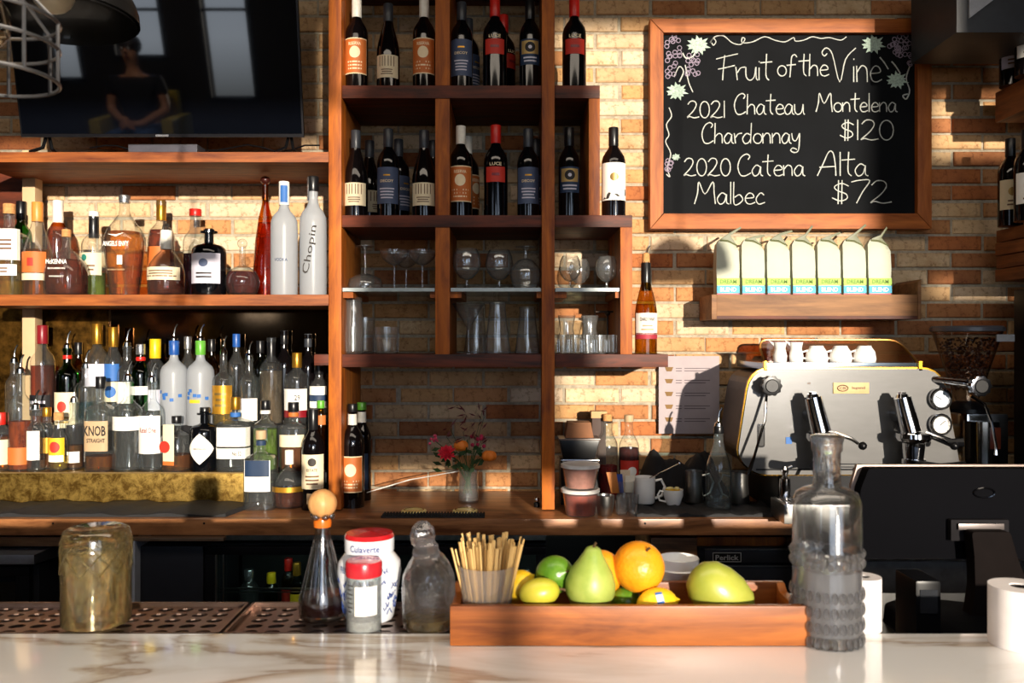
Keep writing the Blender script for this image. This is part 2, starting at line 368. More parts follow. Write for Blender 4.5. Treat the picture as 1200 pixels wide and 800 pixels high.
# brick shapes shared: a few meshes per colour, placed as copies
shapes = {}
for i in range(8):
    for v in range(3):
        mb = MB(); brick_geo(mb, 0, 0, BL+random.uniform(-.004,.003), CH-.0105, rnd)
        me = bpy.data.meshes.new('brick'); me.from_pydata(mb.v, [], mb.f); me.materials.append(BM[i]); shapes[i,v] = me
WT = [3,4,1.2,5,.6,4.5,.6,2.4]; rest = [MB() for _ in range(8)]
for q, (xc, zc, k) in enumerate(slots):
    ww = list(WT)
    if zc < 1.75 or xc < -.6: ww = [3,2.4,2,1.5,2,2,1.5,3]
    if xc < -.6 and zc > 1.75: ww = [4,4,1,5,.5,5,.4,2]
    if xc > 1.55: ww = [2,1,4,.3,4,.5,4,2]
    ci = rnd.choices(range(8), ww)[0]
    if q < 290:
        o = put('brick', shapes[ci, rnd.randrange(3)], wb, (xc+rnd.uniform(-.003,.003), 0, zc+rnd.uniform(-.0012,.0012)))
    else: brick_geo(rest[ci], xc, zc, BL, CH-.0105, rnd)
mb = MB(); me = bpy.data.meshes.new('brickwork'); mi = []
for i, r_ in enumerate(rest): mb.add(r_.v, r_.f); mi += [i]*len(r_.f)
me.from_pydata(mb.v, [], mb.f)
for m_ in BM: me.materials.append(m_)
me.polygons.foreach_set('material_index', mi); o = put('brickwork', me, wb); o['kind'] = 'stuff'

# ================================================================ CABINETRY
# wine shelving
WS = thing('wine_shelf', 'tall dark walnut open wine shelving with stepped right side', 'shelf', (0,0,0))
def pb(par, name, mat, x0, x1, y0, y1, Yf, Yb, bev=.002): return MB().pbox(x0,x1,y0,y1,Yf,Yb).build(name, mat, par, bev=bev)
ZC = .902
def post(x0, x1, ytop, ybot, Yf, Yb, mat=W_POST, name='post'): return pb(WS, name, mat, x0, x1, ytop, ybot, Yf, Yb)
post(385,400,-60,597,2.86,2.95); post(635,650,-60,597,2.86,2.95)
MB().box(X(387,2.86), X(399,2.86), 2.95, YW-.006, ZC, Z(-60,2.86)).build('side_panel', W_PANEL, WS)
MB().box(X(636,2.86), X(649,2.86), 2.95, YW-.006, Z(430,2.86), Z(-60,2.86)).build('side_panel', W_PANEL, WS)
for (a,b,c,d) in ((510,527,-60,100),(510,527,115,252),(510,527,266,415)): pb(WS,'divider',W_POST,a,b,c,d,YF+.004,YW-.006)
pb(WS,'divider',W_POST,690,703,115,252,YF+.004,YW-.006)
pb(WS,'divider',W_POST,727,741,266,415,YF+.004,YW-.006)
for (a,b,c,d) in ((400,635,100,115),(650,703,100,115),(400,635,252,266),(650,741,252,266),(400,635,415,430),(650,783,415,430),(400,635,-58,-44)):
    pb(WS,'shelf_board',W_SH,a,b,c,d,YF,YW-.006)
SGL = clear('shelf_pane_glass', (.80,.84,.82), edge=(.5,.6,.58), haze=.10, hazecol=(.9,.95,.95)); SGE = pm('pale_glass_edge', 'a9b3b4', .25, 0, .1)
for (a,b) in ((400,510),(527,635),(650,727)):
    pg = pb(WS,'glass_shelf',SGL,a+1,b-1,337,341,YF+.012,YW-.01,bev=0)
    MB().box(X(a+1,YF), X(b-1,YF), YF+.008, YF+.0115, Z(341.2,YF), Z(337,YF)).build('polished_edge', SGE, pg, smooth=False)
    for xx in ((a,a+14),(b-6,b)): pb(WS,'cleat',W_POST,xx[0],xx[1],342,349,YF+.02,YW-.05,bev=0)
# left unit
LS = thing('bottle_shelf', 'walnut wall shelving holding the television and upper row of spirits', 'shelf', (0,0,0))
for (c,d) in ((178,190),(345,358)): pb(LS,'shelf_board',wood('left_shelf_walnut','5a2812','a05a28','X'),-40,385,c,d,YF-.02,YW-.006)
CREAM = pm('cream_painted_wood', 'c9a880', .6, 0, .06, 10)
MB().box(X(26,3.13), X(41,3.13), 3.13, 3.18, ZC+.12, Z(176,3.13)).build('upright', CREAM, LS, bev=.002)
MB().box(X(-40,3.1), X(24,3.1), 3.19, 3.235, Z(344,3.1), Z(192,3.1)).build('back_panel', W_SH, LS)
pb(LS,'stop_block',W_SH,368,385,415,428,2.87,2.95)
# antique mirror behind the lower bottles
m, t, out = base('antique_mirror'); p = t.nodes.new('ShaderNodeBsdfPrincipled'); t.links.new(p.outputs[0], out.inputs[0])
n = noise(t, 26, 8, rough=.75, dist=.4); r = t.nodes.new('ShaderNodeValToRGB'); t.links.new(n.outputs[0], r.inputs[0])
r.color_ramp.elements[0].position = .42; r.color_ramp.elements[0].color = (.16,.085,.015,1)
r.color_ramp.elements[1].position = .60; r.color_ramp.elements[1].color = (.62,.40,.10,1)
t.links.new(r.outputs[0], p.inputs['Base Color']); p.inputs['Metallic'].default_value = .85
r3 = t.nodes.new('ShaderNodeMapRange'); t.links.new(n.outputs[0], r3.inputs[0]); r3.inputs[3].default_value = .45; r3.inputs[4].default_value = .2
t.links.new(r3.outputs[0], p.inputs['Roughness'])
ANT = m
mirr = MB().box(X(-30,3.23), X(386,3.23)-.0, 3.235, 3.247, ZC, Z(358,3.235)).build('wall_mirror', pm('smoked_mirror','5a4632',.07,1,.3,20), smooth=False)
ag_ = MB().box(X(-30,3.23), X(128,3.23), 3.226, 3.234, ZC, Z(359,3.23)).build('aged_panel', ANT, smooth=False)
ag_.data.materials[0] = pm('aged_gold_mirror', '6a4a1c', .32, .9, .75, 34)
tag(ag_, 'gold speckled aged mirror panel on the wall behind the leftmost spirits', 'mirror')
tag(mirr, 'smoky mirror panel on the wall behind the crowded lower spirits', 'mirror')
BS = thing('bottle_step', 'two tier gold speckled bottle riser standing on the back counter', 'riser', (0,0,ZC))
MB().box(X(-40,3.0), X(291,3.0), 3.0, 3.225, 0, Z(553,3.0)-ZC).build('lower_tier', ANT, BS, bev=.0015)
MB().box(X(291,3.0)+.001, X(384,3.0), 3.0, 3.225, 0, Z(553,3.0)-ZC-.001).build('end_tier', BLKM, BS, bev=.0015)
MB().box(X(-40,3.0), X(384,3.0), 3.115, 3.23, Z(553,3.0)-ZC, 1.165-ZC).build('upper_tier', BLKM, BS, bev=.0015)
TOP1 = Z(553,3.0); TOP2 = 1.165
for s_ in (-30,):
    MB().box(X(-40,2.99), X(291,2.99), 2.993, 3.0, Z(553,3.0)-ZC-.004, Z(553,3.0)-ZC+.001).build('metal_nosing', pm('dull_gold_trim','a88a58',.35,.8), BS, smooth=False)

# back counter
CT = thing('back_counter', 'long walnut back bar counter with plugged screw holes in its edge', 'counter', (0,0,0))
XR = X(929,2.73)
MB().box(-2.05, XR, 2.73, YW-.008, Z(627,2.73), ZC).build('countertop', W_CNT, CT, bev=.003)
for x_ in (62,239,756,924): MB().cyl((X(x_,2.728), 2.7285, Z(613,2.73)), (X(x_,2.73), 2.74, Z(613,2.73)), .0035, n=10).build('screw_hole', BLK, CT)
for a,b,mm in ((-40,75,W_CNT),(817,928,W_POST)): pb(CT,'apron',mm,a,b,629,640,2.80,2.83)
pb(CT,'apron',BLKM,75,640,629,633,2.80,2.83); pb(CT,'end_panel',W_CNT,763,817,630,800,2.79,3.2)
pb(CT,'plinth_back',BLK,-40,930,628,980,3.15,3.2,bev=0)
# steel work counter to the right
SCN = thing('steel_counter', 'stainless steel work counter under the register screen', 'counter', (0,0,0))
MB().box(XR+.004, 2.0, 2.60, YW-.01, .80, .84).build('worktop', STEEL, SCN, bev=.003)
MB().box(XR+.004, 2.0, 2.62, 2.64, .62, .80).build('front_panel', pm('dull_steel','6c6660',.45,.9,.2,30), SCN, bev=.002)
MB().box(XR+.004, 2.0, 2.66, YW-.01, 0, .61).build('base_cabinet', pm('pale_cabinet','8c8880',.5,.2), SCN, bev=.002)
MB().box(XR+.02, 2.0, 2.68, YW-.01, .84, .90).build('machine_plinth', BLKM, SCN)
# marble bar
m, t, out = base('white_marble'); p = t.nodes.new('ShaderNodeBsdfPrincipled'); t.links.new(p.outputs[0], out.inputs[0])
n = noise(t, 1.5, 8, rough=.55, dist=1.2, sc=(.8,3.0,1)); r = t.nodes.new('ShaderNodeValToRGB'); t.links.new(n.outputs[0], r.inputs[0])
cs = r.color_ramp; cs.elements[0].position = 0; cs.elements[0].color = (.88,.86,.83,1); cs.elements[1].position = 1; cs.elements[1].color = (.88,.86,.84,1)
for ps, c in ((.44,(.86,.84,.80)),(.478,(.66,.57,.47)),(.495,(.45,.35,.27)),(.51,(.76,.71,.65)),(.56,(.90,.88,.85))):
    e = cs.elements.new(ps); e.color = c+(1,)
t.links.new(r.outputs[0], p.inputs['Base Color']); p.inputs['Roughness'].default_value = .12; p.inputs['Coat Weight'].default_value = .3
MARB = m
BAR = thing('marble_bar', 'polished white marble bar top with brown veins in the foreground', 'bar counter', (0,0,0))
XD = X(528,1.17); XE = X(1022,1.15)
MB().prism([(-2.4,1.03),(2.2,1.03),(2.2,1.07),(-2.4,1.07)], .42, 1.17).build('marble_slab', MARB, BAR, bev=.002)
MB().box(XD, XE, 1.1702, 1.33, 1.03, 1.07).build('marble_return', MARB, BAR, bev=.0015)
MB().box(-2.4, 2.2, .62, 1.10, 0, 1.029).build('bar_front', pm('black_bar_panel','1c1a19',.6), BAR)
# register shelf
RS = thing('service_shelf', 'dark lower service shelf behind the right end of the marble bar', 'shelf', (0,0,0))
MB().box(XE+.003, 1.9, 1.18, 1.85, .90, .925).build('shelf_board', BLK, RS, bev=.002)
for x_ in (XE+.03, 1.85): MB().box(x_-.015, x_+.015, 1.2, 1.8, 0, .90).build('leg_panel', BLK, RS)

# ---- perforated drip rails
def drip(x0, x1, lab):
    T = thing('drip_tray', lab, 'drip tray', (0,0,1.062), group='perforated drip trays behind the marble')
    mb = MB(); y0, y1 = 1.178, 1.318; rows = 5; cy = (y1-y0-.016)/rows; nx = max(3, int((x1-x0-.03)/.030)); cxw = (x1-x0-.03)/nx
    for j in range(rows):
        for i in range(nx):
            a = x0+.015+i*cxw; b = y0+.008+j*cy; ox = (a+cxw/2); oy = b+cy/2; K = 12
            outp = []; inn = []
            for k in range(K):
                th = 2*pi*k/K+pi/4; c_, s_ = cos(th), sin(th); q = max(abs(c_), abs(s_))
                outp.append((ox+c_/q*cxw/2, oy+s_/q*cy/2, 0)); inn.append((ox+c_*cxw*.36+(s_*cy*.1), oy+s_*cy*.33, 0))
            low = [(x,y,-.004) for x,y,_ in inn]
            mb.add(outp+inn+low, [(k,(k+1)%K,(k+1)%K+K,k+K) for k in range(K)]+[(k+K,(k+1)%K+K,(k+1)%K+2*K,k+2*K) for k in range(K)])
    mb.box(x0,x1,y0,y0+.008,-.004,.0).box(x0,x1,y1-.008,y1,-.004,.0).box(x0,x0+.015,y0+.008,y1-.008,-.004,.0).box(x1-.015,x1,y0+.008,y1-.008,-.004,.0)
    SB = pm('bronzed_steel','8a7468',.3,1,.12,20)
    mb.build('perforated_plate', SB, T, smooth=False)
    MB().box(x0,x1,y0,y0+.004,0,.006).box(x0,x1,y1-.004,y1,0,.006).box(x0,x0+.004,y0,y1,0,.006).box(x1-.004,x1,y0,y1,0,.006).build('raised_rim', SB, T, smooth=False)
    MB().box(x0,x1,y0,y1,-.03,-.026).build('catch_pan', BLK, T, smooth=False)
drip(X(-260,1.25), X(276,1.25), 'left perforated steel drip tray with the upturned tumbler on it')
drip(X(280,1.25), XD-.004, 'perforated steel drip tray carrying decanters and red lidded jars')
MB().box(X(-260,1.25), XD-.004, 1.1705, 1.1775, 1.03, 1.066).build('rail_edge', pm('bronzed_steel','8a7468',.3,1,.12,20), BAR, bev=.001)
MB().box(X(-260,1.25), XD-.004, 1.1705, 1.33, 1.0, 1.029).build('rail_support', BLK, BAR)

# ---- under counter equipment
# left cooler
FL = thing('bar_cooler', 'small black cooler with silver top at far left under the counter', 'refrigerator', (0,0,0))
pb(FL,'silver_top',pm('satin_silver','9a9a9e',.4,.8,.1,40),-120,40,650,661,2.72,3.1); MB().add([(X(40,2.72),2.72,Z(661,2.72)),(X(60,2.72),2.95,Z(661,2.72)),(X(60,2.72),2.95,Z(645,2.72)),(X(40,2.72),2.72,Z(650,2.72))],[(0,1,2,3)]).build('silver_end', STEEL, FL, smooth=False)
pb(FL,'carcass',BLKM,-120,46,661,980,2.76,3.1)
d_ = pb(FL,'glass_door',clear('dark_door_glass',(.35,.4,.4),gloss=.05),-110,18,682,975,2.745,2.75,bev=0)
for (a,b,c,d) in ((-120,34,664,676),(18,34,676,975)): pb(FL,'door_frame',BLK,a,b,c,d,2.735,2.76)
for yy in (694,712): pb(FL,'wire_shelf',CHROME,-110,16,yy,yy+1.5,2.752,2.758,bev=0)
# blank panel and steel upright
EQ = thing('black_cabinet', 'plain black under counter cabinet beside its bare steel side panel', 'cabinet', (0,0,0))
pb(EQ,'door',pm('satin_black_door','1a1a1f',.45),159,238,640,980,2.74,3.1)
pb(EQ,'side_panel',pm('pale_grey_panel','a8aab0',.4,.3),149,158,634,980,2.70,3.1)
pb(EQ,'top_rail',pm('bronze_rail','7a6450',.4,.6),152,262,630,634,2.70,2.73)
# glass fronted fridge
FG = thing('display_fridge', 'black glass door back bar fridge stocked with bottles under the counter', 'refrigerator', (0,0,0))
for (a,b,c,d,y0_,y1_) in ((240,640,641,650,2.74,2.78),(240,252,650,980,2.74,2.78),(430,446,650,980,2.74,2.78),(628,640,650,980,2.74,2.78)):
    pb(FG,'door_frame',BLK,a,b,c,d,y0_,y1_)
pb(FG,'top_vent',pm('pale_steel_trim','8a8c80',.4,.7,.2,40),263,640,624,633,2.76,2.80)
MB().box(X(240,2.74),X(640,2.74),3.12,3.14,.05,Z(640,2.74)).box(X(240,2.74),X(640,2.74),2.78,3.12,Z(642,2.74),Z(640,2.74)).build('cabinet_liner', pm('dark_liner','0c0f10',.6), FG, smooth=False)
for a in ((252,254),(261,262),(446,448)): MB().pbox(a[0],a[1],650,980,2.736,2.74).build('door_trim', STEEL, FG, smooth=False)
for (a,b) in ((254,430),(448,628)):
    pb(FG,'glass_door',clear('fridge_glass',(.72,.80,.78),gloss=.04),a,b,650,980,2.752,2.756,bev=0)
FZ = Z(726,2.95)
for q,(a,b) in enumerate(((254,430),(448,628))):
    mw = MB(); mw.pbox(a,b,689,690.5,2.80,2.805).pbox(a,b,693,694.3,2.80,2.805)
    for k in range(12): xx = X(a+(b-a)*k/11,2.8); mw.box(xx-.001,xx+.001,2.80,3.1,FZ-.006,FZ-.004)
    mw.box(X(a,2.8),X(b,2.8),2.80,3.1,FZ-.004,FZ-.001)
    mw.build('wire_shelf', STEEL, FG, smooth=False)
# ice maker / drawer unit with name plate at right
IM = thing('drawer_fridge', 'black under counter drawer unit with a bordered name plate', 'refrigerator', (0,0,0))
pb(IM,'carcass',BLK,818,960,641,980,2.78,3.1)
pb(IM,'drawer_front',pm('charcoal_front','222226',.4,.3),826,960,644,659,2.762,2.78); pb(IM,'drawer_front',pm('charcoal_front','222226',.4,.3),826,960,663,760,2.762,2.78)
MB().pbox(826,960,643,644.5,2.758,2.762).pbox(826,960,662.5,664,2.758,2.762).build('trim_strip', STEEL, IM, smooth=False)
pl = pb(IM,'name_plate',BLK,836,868,648,658,2.757,2.762,bev=0)
SILV = pm('silver_print','b8b8b8',.35,.5)
MB().pbox(835.5,868.5,647.3,648,2.7555,2.757).pbox(835.5,868.5,657.6,658.3,2.7555,2.757).pbox(835.3,836,647.3,658.3,2.7555,2.757).pbox(868,868.7,647.3,658.3,2.7555,2.757).build('plate_border', SILV, pl, smooth=False)
text('Perlick', SILV, pl, .017, X(852,2.757), Z(653,2.757), y=2.757, width=.075)
# ================================================================ BOTTLES
SH = {
 'bordeaux': [(1,0),(1,.60),(.97,.64),(.84,.685),(.5,.735),(.16,.775),(.02,.81),(0,.95),(.06,.955),(.06,1)],
 'burgundy': [(1,0),(1,.42),(.96,.48),(.80,.56),(.5,.66),(.22,.74),(.05,.82),(0,.95),(.05,.955),(.05,1)],
 'spirit': [(.96,0),(1,.02),(1,.60),(.96,.65),(.78,.70),(.38,.74),(.08,.775),(0,.82),(0,.95),(.1,.955),(.1,1)],
 'square': [(.97,0),(1,.02),(1,.60),(.97,.645),(.75,.68),(.25,.71),(.04,.74),(0,.78),(0,1)],
 'squat': [(.8,0),(.95,.03),(1,.1),(1,.34),(.88,.48),(.55,.60),(.14,.69),(0,.75),(0,1)],
 'globe': [(.5,0),(.82,.06),(1,.24),(.98,.36),(.78,.50),(.38,.58),(.05,.63),(0,.7),(0,1)],
 'tapered': [(.60,0),(.62,.05),(.74,.2),(.93,.43),(1,.52),(.97,.58),(.74,.67),(.36,.745),(.08,.81),(0,.86),(0,1)],
 'cone': [(.97,0),(1,.02),(.93,.2),(.72,.48),(.38,.70),(.02,.82),(0,.88),(0,1)],
 'tall': [(.97,0),(1,.015),(1,.60),(.95,.66),(.66,.71),(.2,.75),(.02,.79),(0,.82),(0,1)],
 'bell': [(.97,0),(1,.02),(1,.40),(.94,.50),(.64,.62),(.26,.73),(.04,.82),(0,.88),(0,1)],
 'apothecary': [(.96,0),(1,.02),(1,.60),(.95,.67),(.74,.715),(.24,.74),(.04,.76),(.02,.89),(.35,.90),(.35,.925),(.1,.93),(.1,.95)],
 'straight': [(.97,0),(1,.015),(1,.62),(.9,.66),(.5,.70),(.15,.73),(0,.76),(0,1)],
}
def interp(prof, t):
    for (a,b),(c,d) in zip(prof, prof[1:]):
        if d >= t: return a+(c-a)*((t-b)/(d-b) if d > b else 0)
    return prof[-1][0]
G_CLR = clear('clear_bottle_glass', (.93,.96,.95), edge=(.40,.46,.46), haze=.03)
G_GRN = clear('green_bottle_glass', (.10,.34,.10), edge=(.01,.07,.02)); G_BLUE = clear('aqua_bottle_glass', (.62,.80,.84), edge=(.18,.32,.36))
G_AMB = clear('amber_bottle_glass', (.75,.33,.04), edge=(.18,.05,.01)); G_BRN = clear('olive_brown_bottle_glass', (.66,.44,.12), edge=(.12,.07,.01))
G_BLK = pm('near_black_bottle_glass', '0b0809', .07, 0, .1, coat=.3); G_BLK2 = pm('black_bottle_glass', '07080b', .1, 0, .1, coat=.3)
G_FRO = clear('frosted_bottle_glass', (.72,.76,.80), edge=(.5,.55,.6), gloss=.3, haze=.72, hazecol=(.66,.69,.73))
L_AMB = liquid('amber_whiskey', (.86,.34,.03), .14); L_DAMB = liquid('dark_amber_whiskey', (.46,.085,.008), .26); L_GOLD = liquid('golden_spirit', (.92,.66,.12), .14)
L_RED = liquid('red_cordial', (.55,.02,.02), .6); L_DRED = liquid('dark_red_liqueur', (.16,.012,.008), .7); L_PUR = liquid('purple_liqueur', (.12,.01,.08), .6)
L_CLR = clear('clear_spirit', (.97,.98,.98), edge=(.72,.78,.80), haze=.012); L_GRN = liquid('green_spirit', (.30,.42,.05), .5); L_LIME = liquid('lime_green_garnish', (.25,.42,.04), .8)
def lab(name, c, r=.6, **k): return pm('label_'+name, c, r, 0, .04, 40, **k)
P_WHT = lab('white','ebe6dc'); P_CRM = lab('cream','e2d2b0'); P_ORG = lab('burnt_orange','c2682c'); P_NAVY = lab('navy','1e3350'); P_SLATE = lab('slate_blue','44506c')
P_RED = lab('red','c23022'); P_BLKL = lab('black','17151a'); P_GOLD = pm('label_gold','c8922e',.35,.6,.1); P_YEL = lab('yellow','d9b21e'); P_BLUE = lab('blue','2f64a8')
P_GRN = lab('green','5aa03a'); P_LIL = lab('pale_lilac','c9c6d4'); P_TAN = lab('tan','b79a76'); P_RIM = lab('pale_rim','ecd6b0'); P_DGOLD = pm('label_dull_gold','8f7440',.4,.6)
INK = lab('ink','2a2420'); INKB = lab('brown_ink','6b4a34'); INKW = lab('white_ink','f2efe8'); INKBL = lab('blue_ink','2a3f78')
C_WHT = pm('cap_white','e9e4d8',.35); C_RED = pm('cap_red','c4231b',.35); C_BLK = pm('cap_black','141416',.3); C_GLD = pm('cap_gold','b8862e',.3,.8)
C_BLUE = pm('cap_blue','1f4f98',.35); C_GRN = pm('cap_green','5da536',.35); C_SIL = pm('cap_silver','c9c9cc',.25,.9); C_YEL = pm('cap_yellow','d8b818',.35); C_ORG = pm('cap_orange','d98a3e',.4); C_DGR = pm('cap_dark_slate','33363c',.35); C_WINE = pm('cap_wine_red','7e1620',.35)
SPOUT = pm('pourer_chrome','c8c8c4',.15,1)
ALLB = []
def bottle(label, xc, wpx, yt, Y, zb, shape='bordeaux', glass=None, liq=None, level=.6, cap=None, capf=.86, capr=1.18, labels=(), name='bottle', cat='bottle', group=None,
           rz=0, e=2.0, neck=.0145, spout=False, ballcap=None, extra=None):
    R = wpx/2*Y/1000; zt = Z(yt, Y); H = zt-zb; x0 = X(xc, Y)
    T = thing(name, label, cat, (x0, Y, zb), rz, group); ALLB.append(T)
    neck = min(neck, R*.5); P = SH[shape]; rad = lambda t: neck+(R-neck)*interp(P, t)
    ee = e
    prof = [(neck+(R-neck)*a, b*H) for a, b in P]
    if ee != 2:     # square body blends to a round neck: two stacked revolutions
        i = next(k for k,(a,b) in enumerate(P) if a < .3)
        mb = MB().rev([(.001,0)]+prof[:i+1], 28, e=ee, cap=False); mb.rev(prof[i:]+[(.001,H)], 20, cap=False)
    else: mb = MB().rev([(.001,0)]+prof+[(.001,H)], 24, cap=False)
    mb.build('glass', glass, T, sharp=50)
    if liq:
        lp = [(.001,.004)]+[((neck+(R-neck)*interp(P, t))*.93, max(t*H,.005)) for t in [level*k/8 for k in range(9)]]+[(.001, level*H)]
        MB().rev(lp, 20, e=ee if level < .66 else 2.0, cap=False).build('liquid', liq, T, sharp=50)
    if cap:
        r_ = neck*capr; zc = capf*H
        MB().rev([(r_*.98,zc),(r_,zc+.001),(r_,H+.001),(r_*.94,H+.003)], 18).build('cap', cap, T)
    if ballcap: MB().ball((0,0,H+ballcap[1]*.8), ballcap[1], sc=(1,1,ballcap[2] if len(ballcap) > 2 else 1)).build('stopper', ballcap[0], T)
    if spout:
        MB().rev([(neck*1.05,H-.004),(neck*.9,H+.012),(.005,H+.02),(.0042,H+.03)], 12).tube([(0,0,H+.028),(.004,0,H+.05),(.012,0,H+.064)], .0036, 8).build('pour_spout', SPOUT if spout is True else spout, T)
    for L in labels:
        ya, yb, ang, mt = L[:4]; za = Z(yb, Y)-zb; zz = Z(ya, Y)-zb; tm = (za+zz)/2/H
        Rl = max(rad(max(za,0)/H), rad(min(zz/H,1)))if shape not in ('tapered',) else rad(tm)
        off = .0007; body = MB().patch(Rl, -radians(ang), radians(ang), za, zz, ee, off)
        o = body.build('label', mt, T, smooth=True)
        Rt = None if ee != 2 else Rl+off; yy = -(Rl+off) if ee != 2 else 0
        for D in (L[4] if len(L) > 4 else ()):
            k = D[0]; dz = zz-za
            if k == 't':      # text: str, mat, u(-1..1), v(0..1), height fraction, width fraction
                _, s_, m_, u, v, hf, wf = D; wl = 2*Rl*sin(min(radians(ang),1.3)) if Rt else 2*Rl*min(1,radians(ang)*1.2)
                text(s_, m_, o, dz*hf, u*wl/2, za+v*dz, Rt, .0006, wl*wf, y=yy)
            elif k == 'b':    # band: mat, v0, v1, ang fraction
                _, m_, v0, v1, af = D
                MB().patch(Rl, -radians(ang)*af, radians(ang)*af, za+v0*dz, za+v1*dz, ee, off+.0005).build('label_band', m_, o)
            elif k == 'd':    # disc / diamond: mat, n sides, u, v, size fraction, yscale
                _, m_, nn, u, v, sz, ys = D; R0 = dz*sz/2; n_ = 12; vs = []
                for q in range(n_+1):
                    s = -cos(pi*q/n_); a = u*Rl+R0*s; hh = R0*ys*sqrt(max(0,1-s*s)); zc = za+v*dz
                    for b in (zc-hh, zc+hh): vs.append(((Rl+off+.0008+.0002*(nn>8))*sin(a/Rl), -(Rl+off+.0008+.0002*(nn>8))*cos(a/Rl), b) if Rt else (a, yy-.0008, b))
                MB().add(vs, [(2*q,2*q+2,2*q+3,2*q+1) for q in range(n_)]).build('label_emblem', m_, o, smooth=False)
            elif k == 'l':    # lines of small print: mat, v0, v1, count, ang fraction
                _, m_, v0, v1, cnt, af = D; mb = MB()
                for q in range(cnt):
                    zc = za+(v0+(v1-v0)*(q+.5)/cnt)*dz; hh = dz*(v1-v0)/cnt*.22; f = af*random.uniform(.7,1)
                    mb.patch(Rl, -radians(ang)*f, radians(ang)*f, zc-hh, zc+hh, ee, off+.0005, n=6)
                mb.build('small_print', m_, o)
    if extra: extra(T, R, H)
    return T

# ---- wines on the tall shelf
ZR1 = Z(100,YF); ZR2 = Z(252,YF); ZR3 = Z(415,YF)
def wine(kind, label, x, row, Y=2.95, xt=0, group='wine bottles on the tall shelf', rz=0, wpx=None):
    zb = (ZR1, ZR2)[row]; top0 = {0:0,1:0}[row]
    def Yp(f): return 400-(zb+f*H-1.47)/Y*1000       # photo y at a height fraction, so label limits stay in fractions
    H = {'orange':.315,'burg':.300,'slate':.305,'red':.318,'gold':.310,'white':.310}[kind]
    yt = 400-(zb+H-1.47)/Y*1000
    K = dict(group=group, rz=rz, name='wine_bottle', cat='wine bottle')
    if kind == 'orange':
        bottle(label, x, wpx or 27, yt, Y, zb, 'bordeaux', G_BLK, cap=C_WHT, capf=.81, labels=[(Yp(.555),Yp(.165),66,P_RIM,[('b',P_ORG,.03,.97,.96),('d',P_RIM,10,0,.60,.30,1.1),('t','RISERVA',P_RIM,0,.84,.09,.6),('l',P_RIM,.10,.38,3,.7)])], **K)
    if kind == 'burg':
        def art(T,R,Hh):
            mb = MB()
            for a in (-.62,-.36,-.14,.14,.36,.62): mb.patch(R,a-.035,a+.035,Hh*.26,Hh*.375,2,.0016,n=2)
            mb.build('label_print', INKB, T, smooth=False)
        bottle(label, x, wpx or 28, yt, Y, zb, 'burgundy', G_BLK, cap=C_DGR, capf=.80, labels=[(Yp(.39),Yp(.13),64,P_CRM,[('l',INKB,.12,.40,3,.5)])], extra=art, **K)
    if kind == 'slate':
        bottle(label, x, wpx or 26, yt, Y, zb, 'bordeaux', G_BLK2, cap=C_DGR, capf=.80, labels=[(Yp(.56),Yp(.15),68,P_SLATE,[('t','DECOY',P_RIM,0,.62,.075,.66),('b',P_GOLD,.76,.80,.25),('l',P_LIL,.12,.45,4,.6)])], **K)
    if kind == 'red':
        bottle(label, x, wpx or 28, yt, Y, zb, 'bordeaux', G_BLK2, cap=C_RED, capf=.81, capr=1.25, labels=[(Yp(.54),Yp(.375),50,P_RED,[('l',C_WINE,.3,.7,1,.5)])],
               extra=lambda T,R,Hh: text('LUCE', P_RIM, T, Hh*.035, 0, Hh*.57, R, .001, R*1.0, name='white_lettering'), **K)
    if kind == 'gold':
        bottle(label, x, wpx or 25, yt, Y, zb, 'bordeaux', G_BLK2, cap=C_BLK, capf=.80, labels=[(Yp(.555),Yp(.27),60,P_NAVY,[('b',pm('label_pale_gold','b89a60',.5,.3),.42,.93,.82),('d',P_BLKL,8,0,.68,.40,1.0),('d',P_LIL,14,0,.68,.14,1.0),('l',P_LIL,.08,.34,2,.7)])],
               extra=lambda T,R,Hh: MB().rev([(.0162,Hh*.83),(.0164,Hh*.84),(.0162,Hh*.87)],16).build('neck_band', P_CRM, T), **K)
    if kind == 'white':
        def ed(T,R,Hh):
            MB().add([((R+.002)*sin(a), -(R+.002)*cos(a), Hh*z) for a,z in ((-1.1,.20),(-.5,.27),(.1,.25),(.6,.30),(1.1,.31),(1.1,.24),(.3,.225),(-.6,.20))],[tuple(range(8))]).build('label_landscape', INK, T, smooth=False)
        bottle(label, x, wpx or 28, yt, Y, zb, 'bordeaux', G_BLK, cap=C_BLK, capf=.80, labels=[(Yp(.60),Yp(.185),74,P_WHT,[('d',P_DGOLD,9,-.05,.62,.22,1),('t','VINEYARD',P_LIL,0,.87,.07,.6)])], extra=ed, **K)
wine('orange','orange label wine bottle with a white cap, leftmost of the top row',418,0)
wine('burg','sloping shouldered wine bottle with a cream label between two orange labels',455,0,wpx=27)
wine('orange','orange label wine bottle against the middle divider of the top row',497,0)
wine('slate','navy label wine bottle right of the divider in the top row',541,0)
wine('red','red banded red capped bottle in the middle bay of the top row',580,0)
wine('gold','blue and gold label wine bottle in the top row beside the post',621,0)
wine('red','red capped wine bottle standing right of the long post, top row',673,0)
wine('burg','cream label wine bottle, leftmost of the second row',417,1)
wine('slate','slate blue label bottle standing between two cream label bottles',455,1)
wine('burg','cream label wine bottle against the divider in the second row',497,1)
wine('orange','orange label white capped wine bottle in the second row',540,1)
wine('red','red capped wine bottle in the middle of the second row',581,1)
wine('slate','slate blue label bottle beside the long post, second row',619,1)
wine('gold','blue and gold label wine bottle in the second row right of the post',667,1)
wine('white','white label wine bottle standing outside the stepped divider',719,1,wpx=28)
